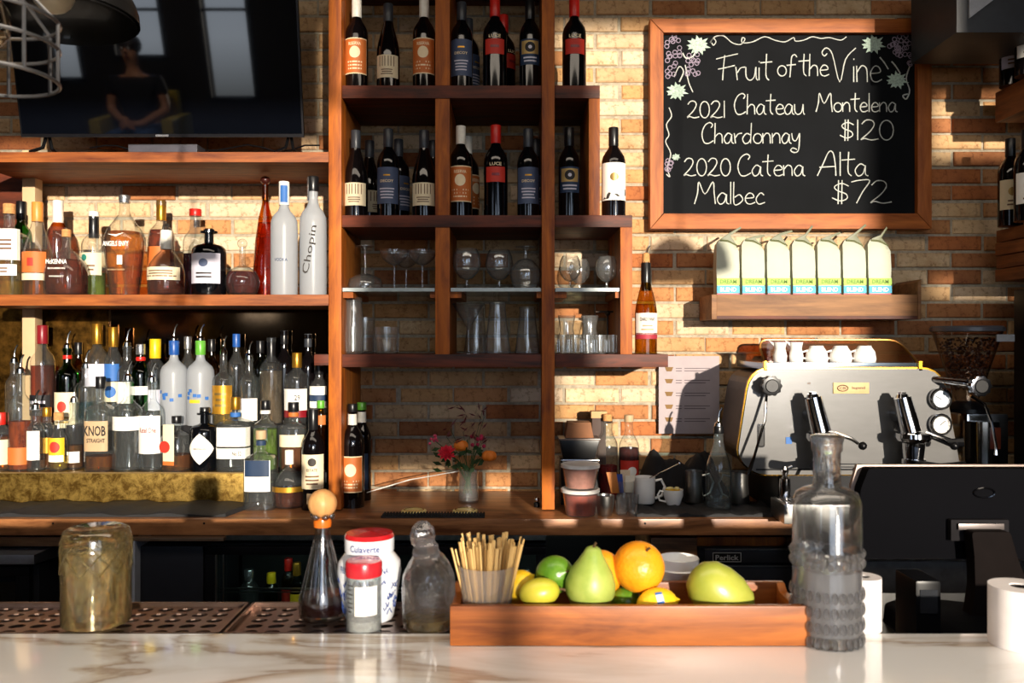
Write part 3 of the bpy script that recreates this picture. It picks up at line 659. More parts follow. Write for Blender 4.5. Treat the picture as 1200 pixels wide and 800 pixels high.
for k,(kd,x,row,lb) in enumerate((('burg',433,1,'dark bottle hidden behind the leftmost cream label bottle of the second row'),('slate',467,1,'dark bottle behind the slate blue label bottle, second row left bay'),('burg',508,1,'dark bottle tucked behind the cream label bottle by the divider'),
        ('red',590,0,'red capped bottle standing behind its twin in the top row'),('orange',548,1,'bottle standing behind the orange label bottle, second row'),('slate',628,1,'bottle standing behind the slate label bottle beside the long post'),('slate',549,0,'bottle standing behind the navy label bottle, top row'))):
    wine(kd,lb,x,row,Y=3.10,rz=.9)
# lone white wine bottle at the shelf end with pourer
bottle('part full white wine bottle with pourer on the end of the lowest shelf',757,26,309,2.99,ZR3,'burgundy',G_BRN,L_GOLD,.55,cap=C_BLK,capf=.70,capr=1.2,name='wine_bottle',cat='wine bottle',
       labels=[(367,392,70,P_WHT,[('t','CHARDONNAY',INK,0,.72,.18,.75),('l',P_TAN,.15,.5,2,.5)]),(390,397,70,pm('label_dark_rose','9c2c3a',.6))],spout=SPOUT,
       extra=lambda T,R,H: (MB().rev([(.013,H),(.014,H+.004),(.0125,H+.034),(.008,H+.038)],14).build('cork',CORK,T)))
# counter wines
ZK = ZC
def cwine(lbl,x,w,yt,Y,labs,**k): bottle(lbl,x,w,yt,Y,ZK,'bordeaux',G_BLK,name='wine_bottle',cat='wine bottle',labels=labs,**k)
cwine('orange label wine bottle with white collar standing on the counter',413,28,474,2.94,[(533,575,62,P_RIM,[('b',P_ORG,.03,.97,.96),('d',P_RIM,10,0,.62,.32,1.1),('l',P_RIM,.10,.36,3,.7)])],cap=C_BLK,capf=.93,extra=lambda T,R,H:MB().rev([(.0158,H*.80),(.016,H*.81),(.0158,H*.91)],16).build('neck_band',C_WHT,T))
cwine('dark wine bottle standing behind the orange label one on the counter',424,22,472,3.07,[(530,572,50,P_NAVY)],cap=C_GRN,capf=.93,extra=lambda T,R,H:MB().rev([(.0158,H*.80),(.016,H*.81),(.0158,H*.91)],16).build('neck_band',C_WHT,T))
cwine('dark wine bottle with cream label and round seal beside the left post',367,27,480,2.90,[(531,571,66,P_CRM,[('d',INK,8,0,.78,.24,1),('t','ESTATE',INK,0,.55,.08,.5),('l',INKB,.1,.42,3,.6)]),(576,588,26,P_TAN)],cap=C_BLK,capf=.80,rz=.12)

# ---- upper left shelf
ZL = Z(345,2.853)
def ul(label,x,w,yt,Y=2.98,**k): k.setdefault('glass',G_CLR); k.setdefault('shape','spirit'); return bottle(label,x,w,yt,Y,ZL,group='spirit bottles on the upper left shelf',**k)
ul('square bottle of pale gold gin with a big white label at the far left edge',11,36,240,e=5,shape='square',liq=L_GOLD,level=.40,cap=CORK,capf=.90,labels=[(270,306,62,P_WHT,[('l',INKB,.3,.7,3,.6)]),(311,324,50,P_WHT,[('l',INKB,.2,.8,2,.6)])],neck=.017)
ul('dark capped bottle behind the white label gin at the far left',25,24,237,3.12,glass=G_GRN,cap=C_BLK,capf=.82)
ul('bell shaped whisky with tapering orange cap and orange label',44,32,238,shape='bell',liq=L_AMB,level=.5,cap=C_ORG,capf=.80,capr=1.3,labels=[(296,320,62,P_ORG,[('b',P_RED,.3,.7,.2)]),(321,329,62,P_CRM)])
ul('dark whiskey with tall white neck capsule, partly hidden',68,26,236,3.10,liq=L_DAMB,level=.8,cap=C_WHT,capf=.70,capr=1.25)
ul('flat rounded flask of dark bourbon with white printed lettering',78,44,270,2.94,shape='squat',liq=L_DAMB,level=.55,cap=CORK,capf=.90,capr=1.1,e=3,neck=.014,
   extra=lambda T,R,H:(text('McKENNA',INKW,T,.016,0,H*.50,None,.002,R*1.1,y=-R*1.0,name='white_lettering'),text('BOURBON',INKW,T,.006,0,H*.40,None,.002,R*.9,y=-R*1.0,name='white_lettering'),text('WHISKEY',INKW,T,.005,0,H*.28,None,.002,R*.8,y=-R*1.0,name='white_lettering')))
ul('clear bottle with pale label and black neck under a white cap',110,27,252,3.04,liq=L_GRN,level=.30,cap=C_BLK,capf=.72,labels=[(297,323,62,P_CRM,[('d',pm('label_teal','2a7a6c',.5),12,-.4,.78,.30,1),('l',INKB,.15,.5,2,.5)])],extra=lambda T,R,H:MB().rev([(.017,H-.006),(.018,H),(.017,H+.012)],16).build('cap_top',C_WHT,T))
ul('tapered bourbon bottle with white wing emblem and lettering on the glass',146,44,230,2.94,shape='tapered',liq=L_AMB,level=.64,cap=C_SIL,capf=.93,neck=.016,e=2.6,
   extra=lambda T,R,H:(text('ANGELS ENVY',INKW,T,.017,0,H*.505,None,.004,R*1.35,y=-R*.98,name='white_lettering'),MB().add([(-.028,-R*1.02,H*.60),(0,-R*1.02,H*.575),(.028,-R*1.02,H*.615),(0,-R*1.02,H*.595)],[(0,1,2,3)]).build('wing_emblem',INKW,T,smooth=False),
     MB().box(.004,.022,-R*1.02-.0005,-R*1.02,H*.30,H*.39).build('white_sticker',P_WHT,T,smooth=False),text('BOURBON WHISKEY',P_TAN,T,.005,0,H*.25,None,.004,R*.9,y=-R*.9,name='white_lettering')))
ul('dark whiskey with wheat coloured cap behind the squat bourbon',189,30,236,3.08,liq=L_DAMB,level=.7,cap=C_GLD,capf=.80,labels=[(290,318,60,P_ORG)])
ul('squat round bourbon with cream band label and horse stopper',195,42,271,2.93,shape='squat',liq=L_DAMB,level=.44,cap=C_WHT,capf=.72,capr=1.5,labels=[(314,329,66,P_CRM,[('l',INKB,.2,.8,3,.8)])],neck=.013,
   extra=lambda T,R,H:MB().tube([(-.012,0,H+.004),(-.008,0,H+.02),(.004,0,H+.024),(.010,0,H+.016)],.0045,8).tube([(-.010,0,H+.012),(-.014,0,H+.002)],.003,6).tube([(.004,0,H+.02),(.006,0,H+.002)],.003,6).build('horse_figure',pm('pewter','6a645c',.3,.9),T))
ul('clear bottle of purple liqueur with cork top behind the black jug bottle',229,28,246,3.10,liq=L_PUR,level=.5,cap=C_RED,capf=.93,neck=.018)
ul('black jug bottle with white grey label and cork',245,39,265,2.94,shape='apothecary',glass=G_BLK2,neck=.014,labels=[(298,333,58,P_LIL,[('l',INK,.15,.4,2,.6),('d',P_SLATE,5,0,.68,.3,.9)])],extra=lambda T,R,H:MB().rev([(.011,H*.94),(.0125,H*.96),(.013,H*1.0),(.012,H+.004)],14).build('cork',CORK,T))
ul('round flask of dark red liqueur with clear ball stopper',284,40,290,2.96,shape='globe',liq=L_DRED,level=.50,neck=.010,ballcap=(G_CLR,.017))
ul('very tall slender tapering bottle of amber tequila with dark ball cap',311,30,216,3.04,shape='cone',glass=G_AMB,liq=L_AMB,level=.66,neck=.011,ballcap=(pm('dark_wood_ball','38140f',.3,coat=.4),.018,.8))
ul('tall frosted vodka bottle with pale blue and white cap',333,31,214,2.93,shape='tall',glass=G_FRO,cap=C_WHT,capf=.80,capr=1.25,extra=lambda T,R,H:(text('VODKA',P_SLATE,T,.011,0,H*.31,R,.001,R*1.0),MB().patch(.0165,-.5,.9,H*.82,H*.97,2,.002).build('blue_strip',P_BLUE,T)))
ul('tall frosted vodka bottle with black script running up its side',367,31,208,2.93,shape='tall',glass=G_FRO,cap=C_BLK,capf=.88,capr=1.2,neck=.016,extra=lambda T,R,H:(MB().patch(.017,-1.2,-.5,H*.80,H*1.0,2,.004).build('silver_strip',C_SIL,T),
   text('Chopin',INK,T,.030,.001,H*.38,None,.003,.165,y=-R,rot=radians(80),thick=.0,name='script_lettering')))

# ---- lower left: front row on lower tier
G3 = 'spirit bottles crowded on the lower step'; G4 = 'spirit bottles crowded on the upper step'
def f1(label,x,w,yt,Y=3.055,**k): k.setdefault('glass',G_CLR); k.setdefault('shape','spirit'); return bottle(label,x,w,yt,Y,TOP1,group=G3,**k)
def f2(label,x,w,yt,Y=3.155,**k): k.setdefault('glass',G_CLR); k.setdefault('shape','spirit'); return bottle(label,x,w,yt,Y,TOP2,group=G4,**k)
f1('amber bottle with cream label cut off by the left edge, lower row',1,26,484,liq=L_AMB,level=.6,labels=[(514,543,62,P_CRM)],cap=C_RED,capf=.8)
f1('orange red aperitif bottle with a pourer near the left end',24,26,436,liq=liquid('orange_aperitif',(.75,.14,.02),.5),level=.5,labels=[(523,543,62,P_ORG)],spout=True)
f1('small clear bottle with a white oval label near the left end',42,19,478,3.04,labels=[(504,538,52,P_WHT)],spout=True)
f1('small dark bottle with a gold label cap at lower left',55,17,478,3.09,liq=L_AMB,level=.4,cap=C_GLD,capf=.86,labels=[(512,530,60,P_GOLD)])
f1('rounded clear bottle with a yellow and red arched label',69,21,484,3.045,liq=L_GOLD,level=.25,shape='squat',cap=CORK,capf=.88,labels=[(512,540,60,P_YEL,[('d',P_RED,10,0,.62,.42,1.1),('b',P_WHT,.0,.28,.9)])])
f1('low amber bottle with a small white tag left of the paper label whiskey',87,20,470,3.09,liq=L_AMB,level=.35,labels=[(528,541,60,P_WHT)],spout=True)
f1('square whiskey with tan paper label and heavy black lettering',118,30,442,3.045,shape='square',e=4,liq=L_AMB,level=.16,cap=C_BLK,capf=.88,labels=[(492,527,50,P_TAN,[('t','KNOB',INK,0,.68,.34,.85),('t','STRAIGHT',INK,.1,.36,.14,.7)])])
def ribs(T,R,H):
    mb = MB()
    for k in range(20): a = 2*pi*k/20; mb.tube([(R*1.01*cos(a+q*.12),R*1.01*sin(a+q*.12),.01+H*.42*q/5) for q in range(6)],.0016,4)
    mb.build('cut_pattern', L_CLR, T)
f1('clear cut crystal textured bottle with a white band label',150,33,444,liq=L_CLR,level=.5,labels=[(487,503,70,P_WHT,[('l',P_LIL,.2,.8,2,.6)])],extra=ribs,spout=True)
f1('clear vodka with tall white label and red lettering with pourer',178,28,446,liq=L_CLR,level=.5,labels=[(486,530,62,P_WHT,[('t','Ketel One',C_WINE,0,.62,.14,.8),('l',P_LIL,.15,.5,3,.5)])],spout=SPOUT)
f1('low filled bottle with cream strip label and red wax seal',207,31,488,3.04,shape='straight',e=3,liq=L_AMB,level=.30,cap=C_BLK,capf=.88,labels=[(496,543,26,P_CRM,[('d',P_RED,12,-.3,.45,.30,1),('b',P_ORG,.0,.1,1)])],rz=-.25)
TOPD = Z(524,3.05)-TOP1
f1('black bottle with a large white diamond label',240,34,478,3.05,shape='apothecary',glass=G_BLK2,cap=C_BLK,capf=.9,extra=lambda T,R,H:(
   MB().add([((R+.001)*sin(a),-(R+.001)*cos(a),TOPD+s_*.055*max(0,1-abs(a)/.95)**.75) for a in [-.95+1.9*q/16 for q in range(17)] for s_ in (-1,1)],[(2*q,2*q+2,2*q+3,2*q+1) for q in range(16)]).build('diamond_label',P_WHT,T),
   text('HENDRICKS',INK,T,.006,0,TOPD,R,.0025,.045)))
f1('clear square bottle with two broad white labels and a dark line between',276,38,466,3.045,shape='square',e=5,liq=L_CLR,level=.55,cap=C_GLD,capf=.84,labels=[(499,521,72,P_WHT),(523,535,72,P_WHT,[('t','No 52',INK,.4,.5,.4,.28)])],extra=lambda T,R,H:MB().rev([(.0185,H*.74),(.0188,H*.75),(.0185,H*.80)],16).build('neck_band',P_BLUE,T))
f1('jar like clear bottle packed with green limes under a black and white cap',311,29,470,3.05,shape='straight',liq=L_LIME,level=.6,cap=C_BLK,capf=.88,capr=1.3,neck=.013,extra=lambda T,R,H:MB().rev([(.018,H*.82),(.0185,H*.83),(.018,H*.87)],16).build('neck_band',C_WHT,T))
f1('angular whisky bottle with amber fill behind the squat brandy',344,30,472,3.05,shape='straight',e=3,liq=L_AMB,level=.45,cap=C_BLK,capf=.88,capr=1.4,labels=[(508,522,60,P_CRM),],neck=.014,extra=lambda T,R,H:MB().rev([(.0185,H*.80),(.019,H*.81),(.0185,H*.86)],16).build('neck_band',P_ORG,T))
f1('slim bottle with small orange neck label squeezed beside the post',376,15,470,3.07,glass=G_BRN,cap=C_GRN,capf=.9,labels=[(486,497,60,P_ORG)])
# on the counter in front of the step
bottle('clear bottle with navy square over white label on the counter',306,36,505,2.91,ZK,'square',G_CLR,L_CLR,.35,cap=P_TAN,capf=.90,capr=1.25,e=4,labels=[(537,573,44,P_WHT,[('b',P_NAVY,.48,1.0,.92),('l',P_LIL,.1,.4,2,.6)])],extra=lambda T,R,H:MB().rev([(.0165,H*.82),(.017,H*.83),(.0165,H*.88)],16).build('neck_band',P_NAVY,T))
bottle('squat clear decanter shaped bottle with low amber brandy on the counter',339,38,528,2.94,ZK,'squat',G_CLR,L_DAMB,.28,cap=P_WHT,capf=.76,capr=1.5,neck=.010,labels=[(568,574,66,P_GOLD)])
# ---- upper tier
f2('clear bottle with pourer standing at the left end of the upper row',17,20,424,liq=L_CLR,level=.4,spout=True)
f2('dark whiskey with red cap in the upper row',50,27,382,liq=L_DAMB,level=.60,cap=C_WINE,capf=.82,capr=1.3,labels=[(462,486,62,P_BLKL,[('l',P_LIL,.2,.8,2,.7)])])
f2('green whiskey bottle with cream label and red collar',79,27,408,glass=G_GRN,shape='spirit',labels=[(459,500,64,P_CRM,[('d',P_RED,10,0,.6,.25,1.2),('l',P_DGOLD,.1,.35,2,.6)])],spout=True,extra=lambda T,R,H:MB().rev([(.0155,H*.86),(.016,H*.87),(.0155,H*.91)],16).build('neck_band',C_RED,T))
f2('stout clear bottle behind the paper label whiskey',101,24,430,3.14,liq=L_CLR,level=.4,labels=[(470,490,60,G_BLUE)],spout=True,neck=.016)
f2('clear bottle with tall gold foil cap, third cap from the left',114,26,380,3.17,liq=L_CLR,level=.6,cap=C_GLD,capf=.80,capr=1.3,labels=[(426,452,60,P_LIL)])
f2('slim bottle with gold capsule and blue label',133,20,384,3.17,cap=C_GLD,capf=.80,liq=L_CLR,level=.5,labels=[(426,446,60,P_BLUE),(447,470,60,P_CRM,[('d',P_BLUE,6,0,.5,.6,1)])])
f2('clear bottle with pourer and small white square label',149,22,405,3.15,liq=L_CLR,level=.5,labels=[(447,472,60,P_WHT)],spout=True)
f2('green gin bottle with white band and red dot seal',165,24,404,3.14,glass=G_GRN,labels=[(452,462,62,P_WHT)],cap=C_SIL,capf=.88,extra=lambda T,R,H:MB().rev([(.016,H*.80),(.018,H*.82),(.016,H*.85)],12).build('neck_band',C_RED,T))
f2('bottle with a bright yellow cap and a pourer collar',182,24,398,3.16,cap=C_YEL,capf=.78,capr=1.4,liq=L_CLR,level=.5,labels=[(456,480,60,P_LIL)])
def goose(T,R,H,c):
    mb = MB(); rr = random.Random(int(c*9))
    for k in range(6): a = rr.uniform(-.8,.8); z = rr.uniform(.30,.42)*H; mb.patch(R,a-.14,a+.14,z-.006,z+.006,2,.001,n=3)
    mb.build('printed_scene', P_BLUE, T)
f2('frosted vodka bottle with royal blue cap and blue printed scene',204,31,400,3.13,glass=G_FRO,shape='spirit',cap=C_BLUE,capf=.84,capr=1.25,spout=SPOUT,extra=lambda T,R,H:goose(T,R,H,.4))
def goose2(T,R,H):
    goose(T,R,H,.9); MB().patch(R,-.5,.3,H*.27,H*.31,2,.0015).build('printed_fruit',P_YEL,T)
f2('frosted vodka bottle with lime green cap and printed scene',235,31,400,3.13,glass=G_FRO,cap=C_GRN,capf=.84,capr=1.25,spout=SPOUT,extra=goose2)
f2('clear bottle with a broad gold foil label',262,25,414,3.12,liq=L_GOLD,level=.45,labels=[(451,484,66,P_GOLD,[('l',P_DGOLD,.2,.8,3,.5)])],cap=None,shape='straight',neck=.013,spout=True)
f2('clear bottle with pourer and white round label right of the gold label',292,25,420,3.15,liq=L_CLR,level=.5,labels=[(466,492,62,P_WHT)],spout=SPOUT)
f2('pale brown bottle with black cap behind the limes jar',318,27,396,3.17,liq=liquid('pale_tan_spirit',(.55,.40,.25),.3),level=.62,cap=C_BLK,capf=.72,capr=1.1)
f2('whisky bottle with gold foil neck and white and red label',348,29,414,3.14,cap=C_GLD,capf=.80,capr=1.25,liq=L_CLR,level=.3,labels=[(455,488,64,P_WHT,[('b',C_WINE,.0,.25,1),('t','29',INK,.3,.7,.2,.25)])],shape='spirit')
f2('bottle with blue and white label beside the left post',374,22,428,3.14,labels=[(452,477,62,P_WHT,[('b',P_NAVY,.3,.6,1)])],cap=C_BLK,capf=.85)
# dark bottles at the very back of the upper step
for x,w_,yt,g,c,lb in ((92,20,402,G_BRN,C_BLK,'dark bottle at the back between the green whiskey and gold foil cap'),(220,20,395,G_CLR,C_SIL,'clear bottle at the back between the two frosted vodkas'),(248,20,398,G_BRN,C_BLK,'dark bottle at the back right of the green capped vodka'),
        (277,20,392,G_CLR,C_BLUE,'clear bottle with blue cap at the back right of the gold label'),(305,20,400,G_BLUE,C_BLK,'teal tinted bottle at the back left of the black capped one'),(333,22,388,G_BLK,C_BLK,'near black bottle at the back left of the gold necked whisky'),(361,22,392,G_BLK,C_DGR,'near black bottle at the back close to the left post')):
    f2(lb,x,w_,yt,3.205,glass=g,cap=c,capf=.86,neck=.012)

# ---- right side ledges on the side wall
SL = thing('wall_ledge', 'upper walnut ledge on the side wall carrying two tilted wines', 'shelf', (0,0,0))
xa = X(1168,3.13)
MB().box(xa, 2.02, 2.87, 3.14, Z(143,3.13), Z(108,3.13)).build('ledge', wood('ledge_walnut','5a2e16','9a5c30','Y'), SL, bev=.003)
SL2 = thing('wall_ledge', 'lower walnut ledge of stacked slats on the side wall at right', 'shelf', (0,0,0))
for k in range(4): MB().box(xa+(.004 if k%2 else 0), 2.02, 2.87, 3.14, Z(330,3.13)+.048*k, Z(330,3.13)+.048*k+.044).build('slat', wood('ledge_walnut','5a2e16','9a5c30','Y'), SL2, bev=.002)
ZA = Z(108,3.13); ZB2 = Z(330,3.13)+.192
def sidew(lb, x, Y, zb, lc):
    yp = lambda f: 400-(zb+f*.31-1.47)/Y*1000
    bottle(lb,x,27,yp(1),Y,zb,'bordeaux',G_BLK,name='wine_bottle',cat='wine bottle',group='wine bottles on the side wall ledges',cap=C_BLK,capf=.8,labels=[(yp(.52),yp(.18),64,lc,[('d',P_DGOLD,8,0,.6,.3,1),('l',INKB,.1,.35,2,.5)])],rz=-.3)
sidew('black wine bottle at the inner end of the upper side ledge',1186,3.06,ZA,P_LIL)
sidew('black wine bottle nearer the camera on the upper side ledge, at the frame edge',1204,2.94,ZA,P_WHT)
sidew('wine bottle with pale label at the inner end of the lower side ledge',1184,3.05,ZB2,P_CRM)
sidew('wine bottle with bright white label at the right edge, lower side ledge',1203,2.92,ZB2,P_WHT)
# ================================================================ TELEVISION
TV = thing('television', 'large wall television with dark glossy screen above the left bottle shelf', 'television', (X(192,2.93), 2.93, Z(178,YF)))
tx0 = X(27,2.93)-TV.location.x; tx1 = X(357,2.93)-TV.location.x; TB = Z(161,2.93)-Z(178,YF)
Mt = Matrix.Translation((0,0,TB)) @ Matrix.Rotation(radians(11),4,'X')
MB().box(tx0+.012, tx1-.006, .0, .03, .01, .58, Mt).build('back_shell', BLK, TV, bev=.002)
MB().box(tx0, tx1, -.012, -.0002, 0, .59, Mt).build('bezel', pm('tv_bezel','232327',.3,.6), TV, bev=.0015)
MB().box(tx0+.006, tx1-.006, -.0135, -.0122, .012, .585, Mt).build('screen', pm('tv_screen','05070d',.03,0,.05,spec=.95), TV, smooth=False)
MB().box(-.022, .022, -.0145, -.012, .002, .009, Mt).build('maker_badge', C_SIL, TV, smooth=False)
for s_ in (-1, 1):
    a = (tx0+.075) if s_ < 0 else (tx1-.055)
    MB().tube([(a-.0*s_,.02,TB+.03),(a-.012,.01,.03),(a-.035,-.03,.006)],.006,6).tube([(a,.02,TB+.03),(a+.008,.03,.03),(a+.012,.09,.006)],.006,6).build('foot', BLK, TV)
t_ = thing('cable_box', 'small silver edged cable box on the shelf under the television', 'media box', (X(192,2.90),2.90,Z(178,YF)))
MB().box(-.117,.117,-.01,.11,0,.030).build('case', pm('grey_case','3c3c42',.4,.4), t_, bev=.002)
MB().box(-.115,.115,-.0112,-.0102,.004,.026).build('front_face', pm('case_front','5a5860',.35,.6), t_, smooth=False)
tag(MB().tube([(X(105,2.97)+k*.05, 2.97+.01*sin(k*2), Z(172,2.95)+.012*sin(k*1.3)) for k in range(17)], .003, 5).build('cable', BLK), 'thin black cable trailing along the shelf below the television', 'cable')

# ================================================================ CHALKBOARD
YB = 3.215
CB = thing('chalkboard', 'large wood framed chalkboard with white wine menu lettering', 'sign', (0,0,0))
MB().pbox(776,1078,36,252,3.214,3.236).build('slate', pm('slate_board','0d0f12',.8,0,.25,5,bump=.1,spec=.15), CB, smooth=False)
def fr(pts, mt): MB().prism([(X(a,3.19),Z(b,3.19)) for a,b in pts], 3.19, 3.236).build('frame_rail', mt, CB, bev=.002)
fr([(762,22),(1092,22),(1075,38),(778,38)],W_FR); fr([(762,268),(1092,268),(1075,250),(778,250)],W_FR)
fr([(762,22.5),(777.5,38.5),(777.5,249.5),(762,267.5)],W_FRZ); fr([(1092,22.5),(1075.5,38.5),(1075.5,249.5),(1092,267.5)],W_FRZ)
CHK = pm('white_chalk','b4b6b0',.95,0,.25,300); CHP = pm('purple_grey_chalk','8c7f90',.95,0,.3,300); CHG = pm('pale_green_chalk','a9bcae',.95,0,.35,200)
def circ(cx,cy,rx,ry,n=12,a0=0): return [(cx+rx*cos(2*pi*k/n+a0), cy+ry*sin(2*pi*k/n+a0)) for k in range(n+1)]
GL = {
 'F':(.55,[[(-.08,.80),(.25,.9),(.62,1)],[(.2,.95),(.16,.5),(.13,0)],[(-.02,.42),(.2,.47),(.52,.56)]]),
 'r':(.32,[[(0,.5),(.05,0)],[(.05,.28),(.15,.46),(.3,.5)]]),
 'u':(.38,[[(0,.5),(.01,.15),(.12,.0),(.26,.12),(.32,.5)],[(.32,.5),(.33,.1),(.38,0)]]),
 'i':(.12,[[(.04,.48),(.04,0)],[(.04,.68),(.05,.72)]]),
 't':(.34,[[(.16,1),(.14,.2),(.24,0)],[(-.04,.66),(.34,.70)]]),
 'o':(.36,[circ(.17,.24,.16,.24)]),
 'f':(.3,[[(.36,.88),(.28,1),(.17,.9),(.14,.5),(.10,-.06)],[(-.02,.5),(.32,.54)]]),
 'h':(.36,[[(.02,1),(0,0)],[(0,.28),(.14,.48),(.27,.4),(.29,0)]]),
 'e':(.34,[[(.03,.26),(.28,.30),(.24,.46),(.12,.48),(.02,.28),(.06,.06),(.18,0),(.33,.08)]]),
 'V':(.62,[[(-.06,.88),(-.14,.80),(-.2,.92),(-.08,1.05),(.08,.85),(.28,0),(.44,.7),(.72,1.05)]]),
 'n':(.36,[[(0,.5),(.01,0)],[(.01,.3),(.14,.5),(.27,.4),(.29,0)]]),
 '2':(.48,[[(.0,.78),(.12,.97),(.28,.95),(.34,.74),(.22,.4),(-.02,.03),(.08,.08),(.26,0),(.46,.06)]]),
 '0':(.46,[circ(.2,.48,.19,.48)]), '1':(.16,[[(.05,1),(.05,0)]]),
 'C':(.5,[[(.36,.76),(.42,.92),(.3,1.02),(.12,.85),(.02,.45),(.1,.06),(.26,0),(.46,.14)]]),
 'a':(.38,[[(.27,.42),(.14,.5),(.0,.24),(.08,.0),(.22,.1),(.29,.44)],[(.29,.44),(.29,.08),(.37,0)]]),
 'M':(.66,[[(-.06,0),(.04,.5),(.08,1),(.27,.45),(.52,1),(.56,.5),(.60,0)]]),
 'l':(.12,[[(.04,1),(.04,0)]]),
 'd':(.4,[[(.29,.42),(.14,.48),(.0,.24),(.08,.0),(.22,.04),(.30,.2)],[(.33,1),(.30,0)]]),
 'y':(.36,[[(0,.5),(.04,.2),(.16,.14),(.3,.5)],[(.3,.5),(.26,-.3),(.1,-.44),(-.04,-.34),(.04,-.22),(.2,-.3)]]),
 '$':(.42,[[(.36,.74),(.2,.86),(.04,.72),(.1,.55),(.3,.40),(.32,.2),(.16,.1),(-.02,.24)],[(.13,1.0),(.12,-.04)],[(.21,1.0),(.20,-.04)]]),
 'A':(.5,[[(-.1,0),(.06,.5),(.22,1),(.34,.96),(.40,.5),(.42,0)],[(-.04,.36),(.42,.40)]]),
 'm':(.5,[[(0,.5),(.0,0)],[(0,.3),(.12,.5),(.2,.4),(.2,0)],[(.2,.3),(.33,.5),(.42,.4),(.43,0)]]),
 'b':(.36,[[(.02,1),(.02,.05),(.16,0),(.3,.2),(.2,.42),(.04,.3)]]),
 'c':(.34,[[(.27,.40),(.16,.5),(.02,.24),(.1,0),(.3,.08)]]),
 '7':(.46,[[(.0,.92),(.2,1),(.42,.98),(.26,.5),(.12,0)]]),
}
def spl(p, k=4):
    if len(p) < 3: return p
    out = []
    for i in range(len(p)-1):
        p0, p1, p2, p3 = p[max(i-1,0)], p[i], p[i+1], p[min(i+2,len(p)-1)]
        for j in range(k):
            t = j/k; out.append(tuple(.5*((2*p1[q])+(-p0[q]+p2[q])*t+(2*p0[q]-5*p1[q]+4*p2[q]-p3[q])*t*t+(-p0[q]+3*p1[q]-3*p2[q]+p3[q])*t**3) for q in (0,1)))
    return out+[p[-1]]
def ribbon(mb, pts, wd, y):
    n = len(pts); vs = []
    for i, (x,z) in enumerate(pts):
        a = pts[max(i-1,0)]; b = pts[min(i+1,n-1)]; dx, dz = b[0]-a[0], b[1]-a[1]; L = sqrt(dx*dx+dz*dz) or 1
        ww = wd*random.uniform(.75,1.1)/2; vs += [(x-dz/L*ww, y, z+dx/L*ww), (x+dz/L*ww, y, z-dx/L*ww)]
    mb.add(vs, [(2*i,2*i+1,2*i+3,2*i+2) for i in range(n-1)])
YC = 3.2133
def word(s, x0, x1, yb, cap, wd=.0043):
    mb = MB(); tot = sum(GL[c][0] for c in s); adv = 0; sx = (x1-x0)/tot
    for c in s:
        w_, st = GL[c]
        for q in st: ribbon(mb, [(X(x0+(adv+a)*sx, YC), Z(yb-b*cap, YC)) for a,b in spl(q)], wd, YC+random.uniform(-.0002,.0002))
        adv += w_+0
    mb.build('chalk_lettering', CHK, CB, smooth=False)
for a in (('Fruit',842,905,94,31),('of',911,932,89,25),('the',937,972,89,26),('Vine',972,1034,96,38),('2021',806,852,138,20),('Chateau',860,943,134,24),('Montelena',958,1052,131,22),
          ('Chardonnay',822,939,168,24),('$120',985,1050,164,24),('2020',802,858,206,21),('Catena',864,944,206,25),('Alta',962,1018,206,28),('Malbec',816,898,239,26),('$72',976,1046,238,27)): word(*a)
dec = MB(); P_ = lambda a,b: (X(a,YC),Z(b,YC))
ribbon(dec,[P_(*q) for q in spl([(834,50),(836,53),(839,49),(836,45),(832,50),(838,43),(848,42),(858,50),(868,52),(873,46),(870,44),(870,50),(882,49),(896,43),(908,47),(920,49),(930,44),(932,48),(942,47),(952,43),(962,45),(972,44),(985,47),(992,43)])],.004,YC)
ribbon(dec,[P_(*q) for q in spl([(800,62),(804,68),(812,66),(815,60)])],.006,YC); ribbon(dec,[P_(*q) for q in spl([(790,90),(796,78),(801,84),(796,96)])],.005,YC); ribbon(dec,[P_(*q) for q in spl([(803,76),(807,96),(812,108)])],.004,YC)
ribbon(dec,[P_(*q) for q in spl([(784,126),(787,136),(781,146),(784,158),(780,166),(786,180),(782,196),(785,207),(781,204)])],.004,YC)
for a in ((1031,67),(1045,72)): ribbon(dec,[P_(*q) for q in spl([(a[0],a[1]),(a[0]+5,a[1]+6),(a[0]+10,a[1]+14)])],.005,YC)
ribbon(dec,[P_(*q) for q in spl([(1066,78),(1062,92),(1066,106),(1062,116),(1058,112),(1064,110)])],.005,YC)
dec.build('chalk_vine', CHK, CB, smooth=False)
gr = MB(); rr = random.Random(5)
for cx,cy,n_,sx,sy in ((789,55,16,8,13),(787,80,8,5,10),(812,75,14,7,12),(1056,52,20,10,13),(1046,50,6,5,6),(1066,72,4,3,6),(787,194,7,7,6)):
    for k in range(n_):
        a, b = cx+rr.uniform(-sx,sx), cy+rr.uniform(-sy,sy); ribbon(gr,[P_(*q) for q in circ(a,b,2.6,2.6,8)],.0036,YC+rr.uniform(-.0004,.0004))
gr.build('chalk_grapes', CHP, CB, smooth=False)['kind'] = 'stuff'
lf = MB()
for cx,cy,R_ in ((818,53,13),(793,107,12),(1023,52,13),(1051,94,12),(792,184,5)):
    pts = []
    for k in range(26): r_ = R_*(1 if k%2 else .68)*(1+.15*sin(k*1.7)); pts.append(P_(cx+r_*1.05*cos(2*pi*k/26), cy+r_*.85*sin(2*pi*k/26)))
    c = P_(cx,cy); lf.add([(c[0],YC-.0005,c[1])]+[(x,YC-.0005,z) for x,z in pts],[(0,k+1,(k+1)%26+1) for k in range(26)])
lf.build('chalk_leaves', CHG, CB, smooth=False)

